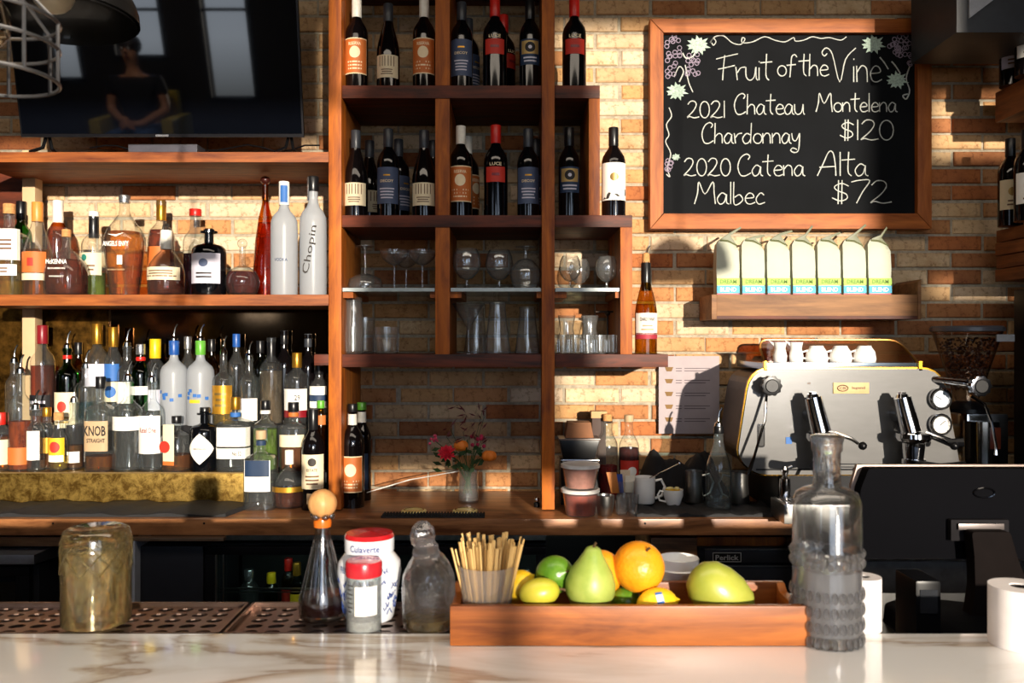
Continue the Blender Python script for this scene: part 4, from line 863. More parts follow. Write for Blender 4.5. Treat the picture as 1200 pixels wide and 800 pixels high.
# ================================================================ COFFEE BAG SHELF + BAGS
BG = thing('coffee_shelf', 'walnut box shelf under the chalkboard holding seven bags', 'shelf', (0,0,0))
YS = 3.04
MB().pbox(840,1075,345,373,YS,YS+.02).build('front_board', W_BOX, BG, bev=.0015); MB().pbox(834,840,345,374,YS-.004,3.236).build('end_board', W_BOX, BG, bev=.0015)
MB().prism([(X(1075,YS),Z(374,YS)),(X(1079,YS),Z(374,YS)),(X(1079,YS),Z(327,YS)),(X(1075,YS),Z(331,YS))],YS-.004,3.236).build('end_board', W_BOX, BG, bev=.0015)
MB().box(X(840,YS),X(1075,YS),YS+.02,3.236,Z(350,YS),Z(345.6,YS)).build('top_board', W_BOX, BG); MB().box(X(840,YS),X(1075,YS),YS-.002,3.236,Z(373.6,YS),Z(370,YS)).build('bottom_board', W_SH, BG)
BAGM = pm('bag_matt_cream','b6b9a6',.55,0,.05,14,bump=.35); BAGD = pm('bag_fold_olive','565a34',.45); BGN = pm('bag_green','93c034',.5); BTL = pm('bag_teal','1a93b4',.5); BMG = pm('bag_magenta','b01c50',.5); BINK = pm('bag_ink','5a7c24',.6)
ZG = Z(345.4,YS); lean = [1.0,.35,.95,.75,.5,1.1,.55]; flip = [30,8,14,52,20,40,55]
BN = ['bag of coffee at the left end of the box shelf, top fold leaning right','low topped bag of coffee, second from the left on the box shelf','third bag of coffee from the left, its fold lying nearly flat','tallest bag of coffee, in the middle of the seven, fold standing up','short bag of coffee just right of the tallest one','bag of coffee with long slanted fold, second from the right end','bag of coffee at the right end with a curled silver tipped fold']
for i in range(7):
    cx = X(851+i*29.4, 3.1); T = thing('coffee_bag', BN[i], 'coffee bag', (cx, 3.1, ZG), 0, 'coffee bags on the box shelf')
    W_, D_ = .0405, .026; fa = radians(flip[i]); ln = .034+.022*lean[i]
    K = [(0,.95,1,0),(.02,.97,1.05,0),(.10,1.03,1.0,0),(.160,1.0,.85,0),(.184,.88,.55,-.003),(.200,.62,.30,-.004),(.207,.40,.14,-.004)]
    vs = []; mb = MB(); n = 0; P4 = []
    for z,a,b,s_ in K:
        ring = [(s_-W_*a,-D_*b,z),(s_-W_*a*.5,-D_*b*1.12,z),(s_,-D_*b*1.15,z),(s_+W_*a*.5,-D_*b*1.1,z),(s_+W_*a,-D_*b,z-.006*(z>.18)),(s_+W_*a*.93,0,z),(s_+W_*a,D_*b,z),(s_-W_*a,D_*b,z),(s_-W_*a*.93,0,z)]
        P4.append(ring)
    for r_ in P4: vs += r_
    m9 = 9
    mb.add(vs, [(j*m9+k, j*m9+(k+1)%m9, (j+1)*m9+(k+1)%m9, (j+1)*m9+k) for j in range(len(K)-1) for k in range(m9)]+[tuple(range(m9-1,-1,-1)), tuple(range((len(K)-1)*m9, len(K)*m9))])
    mb.build('bag_body', BAGM, T, sharp=60)
    # top fold: a thin bent sheet
    f = MB(); a0 = (-.024,.200); b0 = (.038,.182); c0 = (a0[0]+.035, a0[1]+.010+.018*lean[i]); tip = (c0[0]+ln*cos(fa)*.8, c0[1]+ln*sin(fa)*.8)
    f.prism([a0,(a0[0]+.004,a0[1]+.008),c0,tip,(tip[0]+.004,tip[1]-.006),(c0[0]+.003,c0[1]-.010),b0], -.008, -.002).build('top_fold', BAGD, T, bev=.0008)
    MB().tube([(a0[0],-.010,a0[1]),(.004,-.013,.197),(b0[0]-.002,-.010,b0[1]-.002)],.0035,6).build('tin_tie', BAGD, T)
    for (z0_,z1_,mt,nm) in ((.0,.006,BMG,'magenta_stripe'),(.008,.034,BTL,'teal_band'),(.037,.062,BGN,'green_band')):
        o = MB().box(-W_*1.01, W_*1.01, -D_*1.17-.001, -D_*1.0, z0_, z1_).build(nm, mt, T, smooth=False)
        if nm != 'magenta_stripe': text('BLEND' if nm == 'teal_band' else 'DREAM', PAPER if nm == 'teal_band' else BINK, o, .015, 0, (z0_+z1_)/2, None, .0006, W_*1.45, y=-D_*1.17-.001)

# ---- paper menu on wall
PM = thing('paper_menu', 'sheet of coffee drink diagrams taped to the bricks under the shelf', 'poster', (0,0,0))
MB().pbox(772,843,417,508,3.225,3.2262).build('sheet', pm('shaded_menu_paper','a89c9e',.8,0,.04), PM, smooth=False)  # shade over the sheet is put into its grey violet colour
ci = pm('menu_cup_brown','7a5a2c',.7)
for k,yy in enumerate((433,447,462,477,492)):
    MB().prism([(X(779,3.2245),Z(yy-3,3.22)),(X(789,3.2245),Z(yy-3,3.22)),(X(787,3.2245),Z(yy+2,3.22)),(X(781,3.2245),Z(yy+2,3.22))],3.2244,3.2249).build('cup_drawing', ci, PM, smooth=False)
    mm = MB()
    for q in range(2): mm.pbox(802,832-q*5,yy-2+q*3,yy-1+q*3,3.2244,3.2249); mm.pbox(792,799,yy-2+q*3,yy-1+q*3,3.2244,3.2249)
    mm.build('printed_lines', pm('menu_ink','6b6064',.8), PM, smooth=False)

# ================================================================ GLASSES ON THE GLASS SHELVES
SG = clear('stemware_glass', (.97,.98,.98), edge=(.62,.68,.70), gloss=.12, ior=1.75, haze=.05)
def gl(name, label, cat, x, Y, zb, prof, group=None, inv=False, n=28, mat=None, **k):
    T = thing(name, label, cat, (X(x,Y),Y,zb), 0, group); Hh = max(z for r,z in prof)
    pr = [(r, Hh-z) for r,z in prof][::-1] if inv else prof
    return T, pr
def shell(T, name, pr, mat, n=28): return MB().rev(pr, n, cap=False).build(name, mat, T, sharp=60)
ZG1 = Z(337,YF)+.0005; ZG2 = Z(415,YF)
def stem(name, label, cat, x, Y, zb, foot, stemh, bowl, inv=False, group='stemware on the glass shelves', sr=.004):
    """foot radius, stem height, bowl profile [(r, dz)] from the stem's top"""
    T = thing(name, label, cat, (X(x,Y),Y,zb), 0, group)
    Hh = stemh+bowl[-1][1]; F = (lambda p: [(r, Hh-z) for r,z in p]) if inv else (lambda p: p)
    shell(T, 'foot', F([(.001,0),(foot,0),(foot,.002),(foot*.4,.005),(sr,.009)]), SG)
    shell(T, 'stem', F([(sr,.009),(sr*.8,stemh*.5),(sr,stemh)]), SG, 12)
    inner = [(max(r-.0012,.001), z+.0012) for r,z in bowl][::-1]
    shell(T, 'bowl', F([(r, z+stemh) for r,z in bowl]+[(bowl[-1][0]-.0012, bowl[-1][1]+stemh)]+[(r,z+stemh) for r,z in inner[1:]]), SG)
    return T
COUPE = [(.004,0),(.02,.006),(.042,.024),(.050,.045),(.049,.055)]
SNIF = [(.004,0),(.022,.006),(.042,.028),(.050,.055),(.046,.085),(.036,.108)]
SNIS = [(.004,0),(.018,.005),(.034,.024),(.039,.046),(.035,.072),(.027,.09)]
stem('coupe_glass','upturned coupe glass standing on its rim at the left of the glass shelf','glass',428,3.0,ZG1,.034,.095,[(.004,0),(.03,.006),(.055,.02),(.062,.045),(.056,.058)],inv=True)
stem('coupe_glass','upright coupe glass in the middle of the left glass shelf','glass',462,3.0,ZG1,.034,.085,COUPE); stem('coupe_glass','upright coupe glass beside the divider on the left glass shelf','glass',495,3.0,ZG1,.034,.085,COUPE)
stem('coupe_glass','coupe glass at the back of the left glass shelf','glass',476,3.12,ZG1,.034,.085,COUPE)
stem('snifter_glass','large balloon snifter at the left of the middle glass shelf','glass',547,2.98,ZG1,.034,.034,SNIF,sr=.006); stem('snifter_glass','large balloon snifter in the centre of the middle glass shelf','glass',585,3.02,ZG1,.034,.034,SNIF,sr=.006)
stem('snifter_glass','upturned balloon snifter with foot on top beside the long post','glass',616,2.97,ZG1,.036,.040,[(.004,0),(.028,.008),(.050,.034),(.056,.058),(.048,.086),(.040,.108)],inv=True,sr=.009)
stem('snifter_glass','brandy snifter at the left of the right glass shelf','glass',668,2.97,ZG1,.027,.026,SNIS,sr=.006); stem('snifter_glass','brandy snifter at the right of the right glass shelf','glass',711,2.99,ZG1,.027,.026,SNIS,sr=.006); stem('snifter_glass','brandy snifter standing behind the left one on the right glass shelf','glass',679,3.12,ZG1,.027,.028,SNIS,sr=.006)
stem('martini_glass','martini glass with wide cone bowl in the middle lower compartment','glass',549,2.97,ZG2,.036,.085,[(.004,0),(.03,.045),(.058,.090)])
TK = pm('thin_rim_glass_shine','dfe6e6',.1)
def tumbler(label, x, Y, zb, r0, r1, Hh, grp='tumblers in the lower compartments', name='tumbler', mat=SG, ribsn=0, inv=False):
    T = thing(name, label, 'glass', (X(x,Y),Y,zb), 0, grp); p = [(.001,0),(r0*.9,0),(r0,.003),(r1,Hh),(r1-.0015,Hh),(r0-.002,.010),(.001,.009)]
    if inv: p = [(r,Hh-z) for r,z in p][::-1]
    shell(T, 'glass_wall', p, mat)
    if ribsn:
        mb = MB()
        for k in range(ribsn): a = 2*pi*k/ribsn; mb.tube([((r0+.0008)*cos(a),(r0+.0008)*sin(a),.006),((r1+.0006)*cos(a),(r1+.0006)*sin(a),Hh*.75)],.0012,4)
        mb.build('cut_flutes', mat, T)
    return T
tumbler('ribbed tumbler at the bottom left of the glass cupboard',414,2.96,ZG2,.034,.038,.095,ribsn=12)
tumbler('tumbler stacked on the ribbed one, bottom left compartment',414,2.96,ZG2+.096,.030,.036,.10,inv=True); tumbler('narrow tumbler standing behind the stacked pair',428,3.08,ZG2,.032,.036,.13)
tumbler('short cut rocks glass standing alone in the bottom left compartment',453,2.97,ZG2,.040,.044,.094,ribsn=16)
for k in range(5): tumbler(('straight tumbler at the left end of the right compartment row','second straight tumbler from the left, right compartment','middle straight tumbler of the right compartment row','fourth straight tumbler from the left, right compartment','straight tumbler against the stepped divider, right compartment')[k],660+k*14.6,2.96,ZG2,.019,.0205,.066,'straight tumblers in the right compartment',ribsn=8)
def carafe(label, x, Y, zb, prof, grp, name='carafe'):
    T = thing(name, label, 'carafe', (X(x,Y),Y,zb), 0, grp); inner = [(max(r-.0016,.001), z+.002) for r,z in prof][::-1]
    shell(T, 'glass_wall', [(.001,0)]+prof+inner+[(.001,.004)], SG); return T
carafe('sloping sided glass carafe right of the martini glass',583,3.02,ZG2,[(.046,0),(.047,.004),(.032,.13),(.028,.165),(.030,.18)],'carafes in the middle compartment'); carafe('glass carafe beside the long post, middle compartment',618,3.04,ZG2,[(.044,0),(.045,.004),(.032,.11),(.028,.15),(.030,.165)],'carafes in the middle compartment')
carafe('glass carafe behind the martini glass',558,3.13,ZG2,[(.044,0),(.045,.004),(.032,.11),(.028,.15),(.030,.165)],'carafes in the middle compartment')
for k,x_ in enumerate((664,691)): carafe(('small waisted glass carafe behind the tumblers, nearer the long post','small waisted glass carafe behind the tumblers, farther from the long post')[k],x_,3.08,ZG2,[(.034,0),(.036,.03),(.030,.06),(.024,.09),(.032,.135)],'waisted carafes in the right compartment')
T = thing('decanter_stand','small dark metal glass drying stand at the back of the right compartment','stand',(X(712,3.08),3.08,ZG2)); WI = pm('dark_wire','3a302a',.3,.9)
MB().tube([(.022*cos(a),.022*sin(a),.004) for a in [2*pi*k/14 for k in range(14)]],.003,6,close=True).build('base_ring', WI, T); MB().cyl((0,0,.0),(0,0,.145),.0035).cyl((-.021,0,.004),(.021,0,.004),.002).build('upright', WI, T)
MB().cyl((-.042,0,.150),(.042,0,.150),.004).ball((0,0,.145),.010).build('cross_arm', WI, T)
# ================================================================ PENDANTS
def pendant(label, x, y, z, R, tall=.72):
    T = thing('pendant_lamp', label, 'lamp', (x,y,z)); n = 9
    prof = [(R*cos(pi/2*k/n*.94), R*tall*sin(pi/2*k/n)) for k in range(n+1)]
    MB().rev(prof+[(r-.004 if r > .01 else r, zz-.003) for r,zz in prof[::-1]], 40, cap=False).build('dome_shade', pm('black_enamel','141313',.35,0,.1,coat=.3), T, sharp=50)
    MB().cyl((0,0,R*.7),(0,0,3.5-z),.004).build('cord', BLK, T); MB().cyl((0,0,R*.60),(0,0,R*.8),.02,.018,16).build('socket', BLK, T)
    MB().ball((0,0,R*.3),.03).build('bulb', pm('opal_bulb','d8cbb0',.3), T)
pendant('black dome pendant lamp hanging close to the camera at top left', X(62,1.25), 1.25, Z(20,1.25)+.0, .118)
pendant('added black dome outside the picture, shaped to cast a round wall shadow', 1.325, .62, 2.02, .12, 1.35)  # unseen dome added to throw the round shadow on the bricks
CG = thing('cage_lamp', 'wire cage lamp with glowing filament at the top left corner', 'lamp', (X(-14,.98), .98, Z(92,.98)))
WG = pm('galvanised_wire','6c6c6e',.3,.8); RR = .073; H0 = Z(18,.98)-Z(90,.98)
for zz in (.0,.040,H0):
    MB().tube([(RR*cos(2*pi*k/36),RR*sin(2*pi*k/36),zz) for k in range(36)],.0022,6,close=True).build('cage_ring', WG, CG)
for k in range(8):
    a = 2*pi*k/8+.25; MB().tube([(RR*cos(a),RR*sin(a),0),(RR*cos(a),RR*sin(a),H0),(RR*.6*cos(a),RR*.6*sin(a),H0+.03),(.016*cos(a),.016*sin(a),H0+.05)],.0022,6).build('cage_bar', WG, CG)
MB().cyl((0,0,H0+.04),(0,0,H0+.10),.02,.02,16).build('socket', pm('dull_brass','8a6a3a',.35,.9), CG); MB().cyl((0,0,H0+.1),(0,0,3.5-Z(92,.98)),.004).build('cord', BLK, CG)
MB().ball((0,0,.065),.024,sc=(1,1,1.3)).build('bulb', clear('bulb_glass',(.95,.85,.7)), CG); MB().tube([(.006*sin(k*2.1),.006*cos(k*2.1),.045+.004*k) for k in range(10)],.0012,5).build('filament', pm('glowing_filament',(1,.45,.12),.5,emit=12), CG)
# grey duct at the top right
DU = thing('ceiling_speaker', 'dark grey angular speaker box hanging at the top right', 'speaker', (0,0,0))
MB().box(X(1121,2.8),X(1250,2.8),2.8,3.12,Z(38,2.8),Z(-60,2.8)).build('cabinet', pm('charcoal_cabinet','2a2c31',.5), DU, bev=.003)
MB().prism([(X(1135,2.796),Z(22,2.796)),(X(1135,2.796),Z(-50,2.796)),(X(1230,2.796),Z(-50,2.796))],2.790,2.799).build('pale_corner', pm('pale_grey_panel','a8aab0',.4,.3), DU, smooth=False)
MB().cyl((X(1180,2.9),2.95,Z(-60,2.8)),(X(1180,2.9),2.95,3.5),.012).build('hanger', BLK, DU)
# dark tall frame at right edge
T = thing('curtain_panel','black tall cabinet standing at the right edge below the lower side ledge','cabinet',(0,0,0)); MB().box(X(1188,2.95),2.015,2.70,2.95,.95,Z(340,2.95)).build('cabinet_body', BLK, T, bev=.003)
T.name = 'tall_cabinet'
MB().box(X(1188,2.95)+.02,2.0,2.695,2.70,.97,Z(345,2.95)).build('cabinet_door', pm('satin_black_door','1a1a1f',.45), T, smooth=False)
# ================================================================ BACK COUNTER OBJECTS
def mat_(label, x0, x1, y0, y1, xs=0, th=.012):
    T = thing('bar_mat', label, 'mat', (0,0,ZC)); n = 28
    mb = MB(); top = []; 
    for i in range(n+1):
        x = x0+(x1-x0)*i/n; z = th+.004*sin(i*.9)+.003*sin(i*2.3)
        mb_ = [(x,y0,0.0005),(x,y0,z*.75),(x,y0+.01,z),(x+xs,y1-.01,z),(x+xs,y1,z*.8),(x+xs,y1,.0005)]; top += mb_
    mb.add(top, [(6*i+k,6*(i+1)+k,6*(i+1)+(k+1)%6,6*i+(k+1)%6) for i in range(n) for k in range(6)]+[tuple(range(5,-1,-1)),tuple(6*n+k for k in range(6))])
    mb.build('rubber_sheet', RUB, T, sharp=60); return T
mat_('long wavy black rubber mat in front of the gold riser', -1.95, X(268,2.79), 2.76, 2.985, .05); mat_('black rubber mat in front of the espresso machine', X(745,2.78), X(925,2.78), 2.76, 3.0, -.03)
T = thing('bar_mat','short black studded rubber mat beneath two gold lids','mat',(0,0,ZC)); MB().box(X(447,2.76),X(568,2.76),2.745,2.80,.0003,.006).build('rubber_sheet', RUB, T)
mb = MB()
for i in range(34):
    for j in range(3): mb.box(X(447,2.76)+.005+i*.0098,X(447,2.76)+.010+i*.0098,2.75+j*.017,2.760+j*.017,.006,.011)
mb.build('studs', RUB, T, smooth=False)
for k,x_ in enumerate((485,545)):
    T = thing('brass_lid', ('left flat round gold lid on the counter behind the studded mat','right flat round gold lid on the counter behind the studded mat')[k], 'lid', (X(x_,2.83),2.83,ZC)); MB().rev([(.040,.0003),(.042,.004),(.041,.009),(.034,.0115),(.001,.012)],28).build('disc', pm('pale_gold','f2dc94',.5,.1), T)
    MB().rev([(.034,.0114),(.035,.0128),(.031,.0128),(.030,.0116)],28,cap=False).build('rim', BRASS, T)
# flowers
VX, VY = X(549,3.02), 3.02
V = thing('flower_vase','clear square shouldered glass vase of flowers on the dark counter','vase',(VX,VY,ZC)); pr = [(.001,0),(.036,0),(.037,.004),(.033,.09),(.036,.115),(.034,.115),(.031,.09),(.034,.008),(.001,.007)]
MB().rev(pr,24,cap=False).build('glass_wall', SG, V); MB().rev([(.001,.0075),(.0325,.009),(.031,.06),(.001,.06)],24,cap=False).build('water', L_CLR, V)
STM = pm('flower_stem_green','2f4a1c',.6); LEAF = pm('leaf_green','24401a',.55,0,.3,40); RDL = pm('red_leaf','5c1414',.6,0,.3)
def petals(mb, c, R, n, lay, up, wd=.35):
    for L in range(lay):
        for k in range(n):
            a = 2*pi*(k+.5*L)/n; el = up*(L/lay)+.15; r = R*(1-.16*L); d = Vector((cos(a)*cos(el), sin(a)*cos(el)*.9, sin(el))); s_ = Vector((-sin(a),cos(a),0)); c_ = Vector(c)
            t = c_+d*r; m_ = c_+d*r*.6+Vector((0,0,.15*r)); mb.add([c_,m_+s_*r*wd,t,m_-s_*r*wd,m_+Vector((0,0,-.2*r))],[(0,1,2),(0,2,3),(0,4,1),(1,4,2),(2,4,3),(3,4,0)])
def flower(name, label, px_, py_, Y, R, mt, kind='dahlia'):
    x, z = X(px_,Y), Z(py_,Y); T = thing(name, label, 'flower', (x,Y,z), 0, 'flowers in the glass vase'); mb = MB()
    if kind == 'dahlia': petals(mb,(0,0,0),R,11,5,1.3,.22); mb2 = MB(); mb2.v = [tuple(Matrix.Rotation(radians(60),3,'X') @ Vector(v)) for v in mb.v]; mb2.f = mb.f; mb2.build('petals', mt, T, smooth=False)
    elif kind == 'rose':
        for q in range(4):
            for k in range(5):
                a = 2*pi*k/5+q*.7; r = R*(1-.2*q); mb.ball((r*.35*cos(a),r*.35*sin(a),.0+q*.10*R), r*.62, 10, 6, (1,.5,1.05))
        mb.build('petals', mt, T)
    else:
        rr = random.Random(int(px_))
        for k in range(9): mb.ball((rr.uniform(-R,R),rr.uniform(-R,R)*.5,rr.uniform(-R,R)),R*.33,8,6)
        mb.build('petals', mt, T, smooth=False)
    e = Vector((VX-x, VY-Y, ZC+.1-z)); MB().tube([(0,0,0), tuple(e*.5+Vector((0,0,.012))), tuple(e), tuple(e+Vector((-e.x*.15,0,-.07)))], .0018, 5).build('stem', STM, T)
flower('red_dahlia','bright red dahlia with pale tipped petals on the left of the vase',524,531,2.99,.036,pm('dahlia_red','d8283a',.5,0,.35,60))
flower('orange_rose','orange rose at the upper centre of the bouquet',540,522,3.01,.028,pm('rose_orange','d8741c',.55),'rose'); flower('orange_rose','orange rose drooping at the right of the bouquet',573,534,3.0,.028,pm('rose_orange','d8741c',.55),'rose')
flower('pink_blossom','small pink blossom sprig at the left tip of the bouquet',508,515,3.0,.016,pm('blossom_pink','d84a6a',.5),'b'); flower('pink_blossom','magenta blossom sprig at the upper right of the bouquet',560,517,3.03,.022,pm('blossom_magenta','a81c44',.5),'b')
rr = random.Random(11)
for q,(lb,nm,mt,cx,cy,sx,sy) in enumerate((('dark green leafy foliage spray of the bouquet','foliage_spray',LEAF,540,538,26,14),('tall dark red feathery leaf sprays rising above the vase','red_foliage',RDL,545,500,24,22))):
    T = thing(nm, lb, 'foliage', (VX,VY,ZC+.10)); lm = MB(); sm_ = MB()
    for k in range(34):
        p = Vector((X(cx+rr.uniform(-sx,sx),3.0)-VX, rr.uniform(-.05,.04), Z(cy+rr.uniform(-sy,sy),3.0)-ZC-.10)); d = Vector((rr.uniform(-1,1),rr.uniform(-.4,.4),rr.uniform(-.2,1))).normalized(); s_ = d.cross(Vector((0,1,.2))).normalized(); L = rr.uniform(.02,.045); ww = .008 if q == 0 else .003
        lm.add([p,p+d*L*.5+s_*ww,p+d*L,p+d*L*.5-s_*ww],[(0,1,2,3)])
        if k % 3 == 0: sm_.tube([(0,0,-.04),tuple(p*.5+Vector((0,0,.01))),tuple(p)],.0012,4)
    o = lm.build('leaves', mt, T, smooth=False); o['kind'] = 'stuff'; sm_.build('stems', STM, T)['kind'] = 'stuff'
tag(MB().tube([(X(430,3.0),3.0,Z(574,3.05)),(X(480,3.1),3.1,Z(562,3.1)),(X(537,3.05),3.05,Z(552,3.05))],.002,6).build('white_straw', PAPER), 'thin pale stick leaning across the counter behind the vase', 'stick')
T = thing('chrome_stopper','tiny chrome bottle stopper on the counter beside the thin post','stopper',(X(629,2.93),2.93,ZC)); MB().rev([(.010,0),(.011,.014),(.008,.016)],14).build('base', BLK, T); MB().ball((0,0,.025),.010).build('knob', CHROME, T)

# tubs
TUB = clear('deli_tub_plastic',(.95,.94,.93),edge=(.8,.78,.76),gloss=.15,haze=.10,hazecol=(.8,.75,.72))
def tub(label, x, Y, zb, con, r0=.048, r1=.060, Hh=.082, lev=.6):
    T = thing('deli_tub', label, 'food container', (X(x,Y),Y,zb), 0, 'clear lidded tubs stacked by the thin post')
    MB().rev([(.001,0),(r0,0),(r1,Hh),(r1-.001,Hh),(r0-.001,.002),(.001,.002)],28,cap=False).build('tub_wall', TUB, T)
    MB().rev([(.001,.003),(r0-.002,.003),(r0-.002+(r1-r0)*lev,Hh*lev),(.001,Hh*lev)],24,cap=False).build('contents', con, T)
    MB().rev([(.001,Hh+.001),(r1+.001,Hh-.006),(r1+.004,Hh-.006),(r1+.004,Hh+.004),(r1,Hh+.006),(r1-.006,Hh+.003),(.001,Hh+.003)],28,cap=False).build('lid', pm('translucent_lid','d4d0cc',.35), T); return T
tub('lower clear tub of red brown garnish with white lid on the counter',680,2.80,ZC,pm('tomato_red_mix','b03c1c',.4,0,.5,30,bump=.5),lev=.85)
tub('upper clear tub of pink syrup with a dark layer, stacked on another tub',680,2.80,ZC+.0885,pm('pink_pulp','dc9a88',.4,0,.3,30),lev=.9,Hh=.074)
T = thing('black_bin','tall black plastic bin stack behind the clear tubs','bin',(X(678,3.02),3.02,ZC)); MB().box(-.066,.066,-.055,.055,0,.150).build('lower_bin', BLK, T, bev=.004)
MB().box(-.068,.068,-.057,.057,.150,.157).build('metal_rim', CHROME, T, bev=.001)
MB().prism([(-.058,.160),(.052,.160),(.070,.224),(-.070,.224)],-.05,.05).build('upper_tray', BLK, T, bev=.003); MB().box(-.072,.072,-.055,.055,.224,.230).build('tray_rim', pm('smoky_rim','5a4a40',.3), T, bev=.001)
MB().prism([(-.050,.231),(.050,.231),(.040,.285),(-.040,.285)],-.04,.04).build('amber_carton', pm('kraft_carton','8a5a38',.7), T, bev=.002)
def cup(name, label, cat, x, Y, zb, r0, r1, Hh, mt, handle=0, inner=None, group=None, hs=1):
    T = thing(name, label, cat, (X(x,Y),Y,zb), 0, group)
    MB().rev([(.001,0),(r0*.9,0),(r0,.004),(r1*.98,Hh*.6),(r1,Hh),(r1-.0025,Hh),(r1*.95-.003,Hh*.6),(r0-.003,.006),(.001,.005)],28,cap=False).build('body', mt, T, sharp=50)
    if handle:
        d = handle; MB().tube([(d*(r0+(r1-r0)*.8-.002),0,Hh*.84),(d*(r1+Hh*.22),0,Hh*.90),(d*(r1+Hh*.36),0,Hh*.62),(d*(r1+Hh*.24),0,Hh*.28),(d*(r0+.001),0,Hh*.18)],.0035*hs,8).build('handle', mt, T)
    return T
cup('jigger_cup','small steel measuring cup beside the lower clear tub','cup',709,2.79,ZC,.023,.031,.066,STEEL)
c_ = cup('white_mug','white mug holding a long spoon on the black mat','mug',755,2.93,ZC+.014,.036,.038,.090,WHT,1,hs=1.3)
cup('espresso_cup','small white espresso cup of lemon wedges on the black mat','cup',789,2.90,ZC+.014,.024,.034,.052,WHT,-1)
for k,(dx,dz) in enumerate(((-.012,.0),(.012,.002))):
    T = thing('lemon_wedge',('left lemon wedge in the small espresso cup','right lemon wedge in the small espresso cup')[k],'lemon wedge',(X(789,2.90)+dx,2.90,ZC+.060),.4+k,'lemon wedges in the espresso cup'); MB().rev([(.001,-.018),(.015,-.008),(.017,.004),(.012,.013),(.001,.015)],14,fy=.6).build('flesh', pm('lemon_flesh','e8d890',.4,sss=.1), T); MB().rev([(.0155,-.009),(.0182,.004),(.0175,.008)],14,fy=.6,cap=False).build('peel', pm('lemon_peel','dcae1e',.4), T)
T = thing('bar_spoon','long thin steel spoon leaning out of the white mug','spoon',(X(755,2.93),2.93,ZC+.02)); MB().tube([(-.02,0,.01),(.02,0,.08),(.118,0,.128)],.0018,6).build('handle', CHROME, T); MB().ball((.121,0,.129),.005,sc=(1,.5,1)).build('tip', CHROME, T)
for k,(x_,Y_,hh,w_) in enumerate(((813,2.95,.108,.034),(866,2.93,.108,.036))):
    cup('milk_pitcher',('left steel milk pitcher behind the aqua bottle','right steel milk pitcher beside the machine')[k],'pitcher',x_,Y_,ZC+.014,w_,w_*.86,hh,STEEL,1 if k == 0 else -1,group='steel milk pitchers')
bottle('aqua clear glass bottle with black pourer standing on the black mat',842,30,500,2.86,ZC+.015,'burgundy',clear('aqua_clear_glass',(.78,.90,.92),edge=(.25,.38,.42),haze=.06),cap=C_BLK,capf=.92,spout=SPOUT,liq=L_CLR,level=.12)
bottle('clear bottle half full of red syrup with cork',712,24,486,3.08,ZC,'bordeaux',G_CLR,L_RED,.40,cap=CORK,capf=.93,group='red syrup bottles behind the tubs')
bottle('bottle full of dark red syrup with pale cork',737,24,487,3.06,ZC,'bordeaux',G_CLR,L_DRED,.62,cap=P_TAN,capf=.93,group='red syrup bottles behind the tubs',labels=[(538,556,60,P_RED,[('d',P_WHT,12,.2,.3,.6,1)])])
T = thing('cork_block','small pale cork block behind the syrup bottles','block',(X(703,3.12),3.12,ZC)); MB().box(-.030,.02,-.02,.02,0,Z(478,3.12)-ZC-.035).build('slim_box', pm('dark_slim_box','3c2418',.6), T, bev=.001); MB().box(-.034,.024,-.024,.024,Z(478,3.12)-ZC-.035,Z(478,3.12)-ZC-.010).build('pale_lid', pm('kraft_lid','c89a6a',.7), T, bev=.002)
T.name='slim_box_stack'; T['label']='slim dark box with a pale kraft lid behind the syrup bottles'; T['category']='box'
tumbler('shot glass beside the steel measuring cup',729,2.80,ZC,.017,.021,.062,'shot glasses by the tubs','shot_glass',ribsn=8); tumbler('shot glass at the right of the pair on the counter',742,2.78,ZC,.015,.019,.070,'shot glasses by the tubs','shot_glass'); tumbler('taller curved glass holding sachets behind the shot glasses',733,2.87,ZC,.024,.030,.10,None,'sachet_glass')
for k,(dx,dz,c,rz_,lb) in enumerate(((-.035,.125,'b8702c',.5,'orange brown sachet sticking out of the glass'),(-.020,.118,'1d3a8c',-.4,'blue sachet sticking out of the glass'),(.012,.112,'e6dcc8',.3,'white sachet sticking out of the glass'),(.0,.13,'d9c0a0',.9,'tan sachet at the back of the glass'))):
    T = thing('sachet',lb,'sachet',(X(733,2.87)+dx*.4,2.87,ZC+.06)); MB().prism([(-.014+dx*.6,0),(.014+dx*.6,0),(.017+dx,dz-.055),(-.017+dx,dz-.055)],-.0015+.006*k-.009,.0015+.006*k-.009).build('packet', pm('sachet_'+c,c,.5), T, bev=.0006)
# cloth heap
T = thing('black_cloth','crumpled black cloth heap behind the white mug','cloth',(X(800,3.08),3.08,ZC)); bm_ = MB(); n_, m_ = 30, 14; vs = []
for i in range(n_+1):
    for j in range(m_+1):
        u = i/n_; v = j/m_; x = -.17+.34*u; y = -.11+.22*v; e_ = max(0,sin(pi*u))**.5*max(0,sin(pi*v))**.5
        vs.append((x,y,.001+e_*(.15+.05*sin(u*11)+.035*cos(v*7+u*9)+.02*sin(u*29+v*5))))
bm_.add(vs,[(i*(m_+1)+j,(i+1)*(m_+1)+j,(i+1)*(m_+1)+j+1,i*(m_+1)+j+1) for i in range(n_) for j in range(m_)]).build('folds', pm('black_cotton','0f0f12',.9,0,.2,200,bump=.2), T, sharp=70)
MB().box(-.165,.165,-.105,.105,.0003,.0008).build('hem', pm('black_cotton','0f0f12',.9), T)

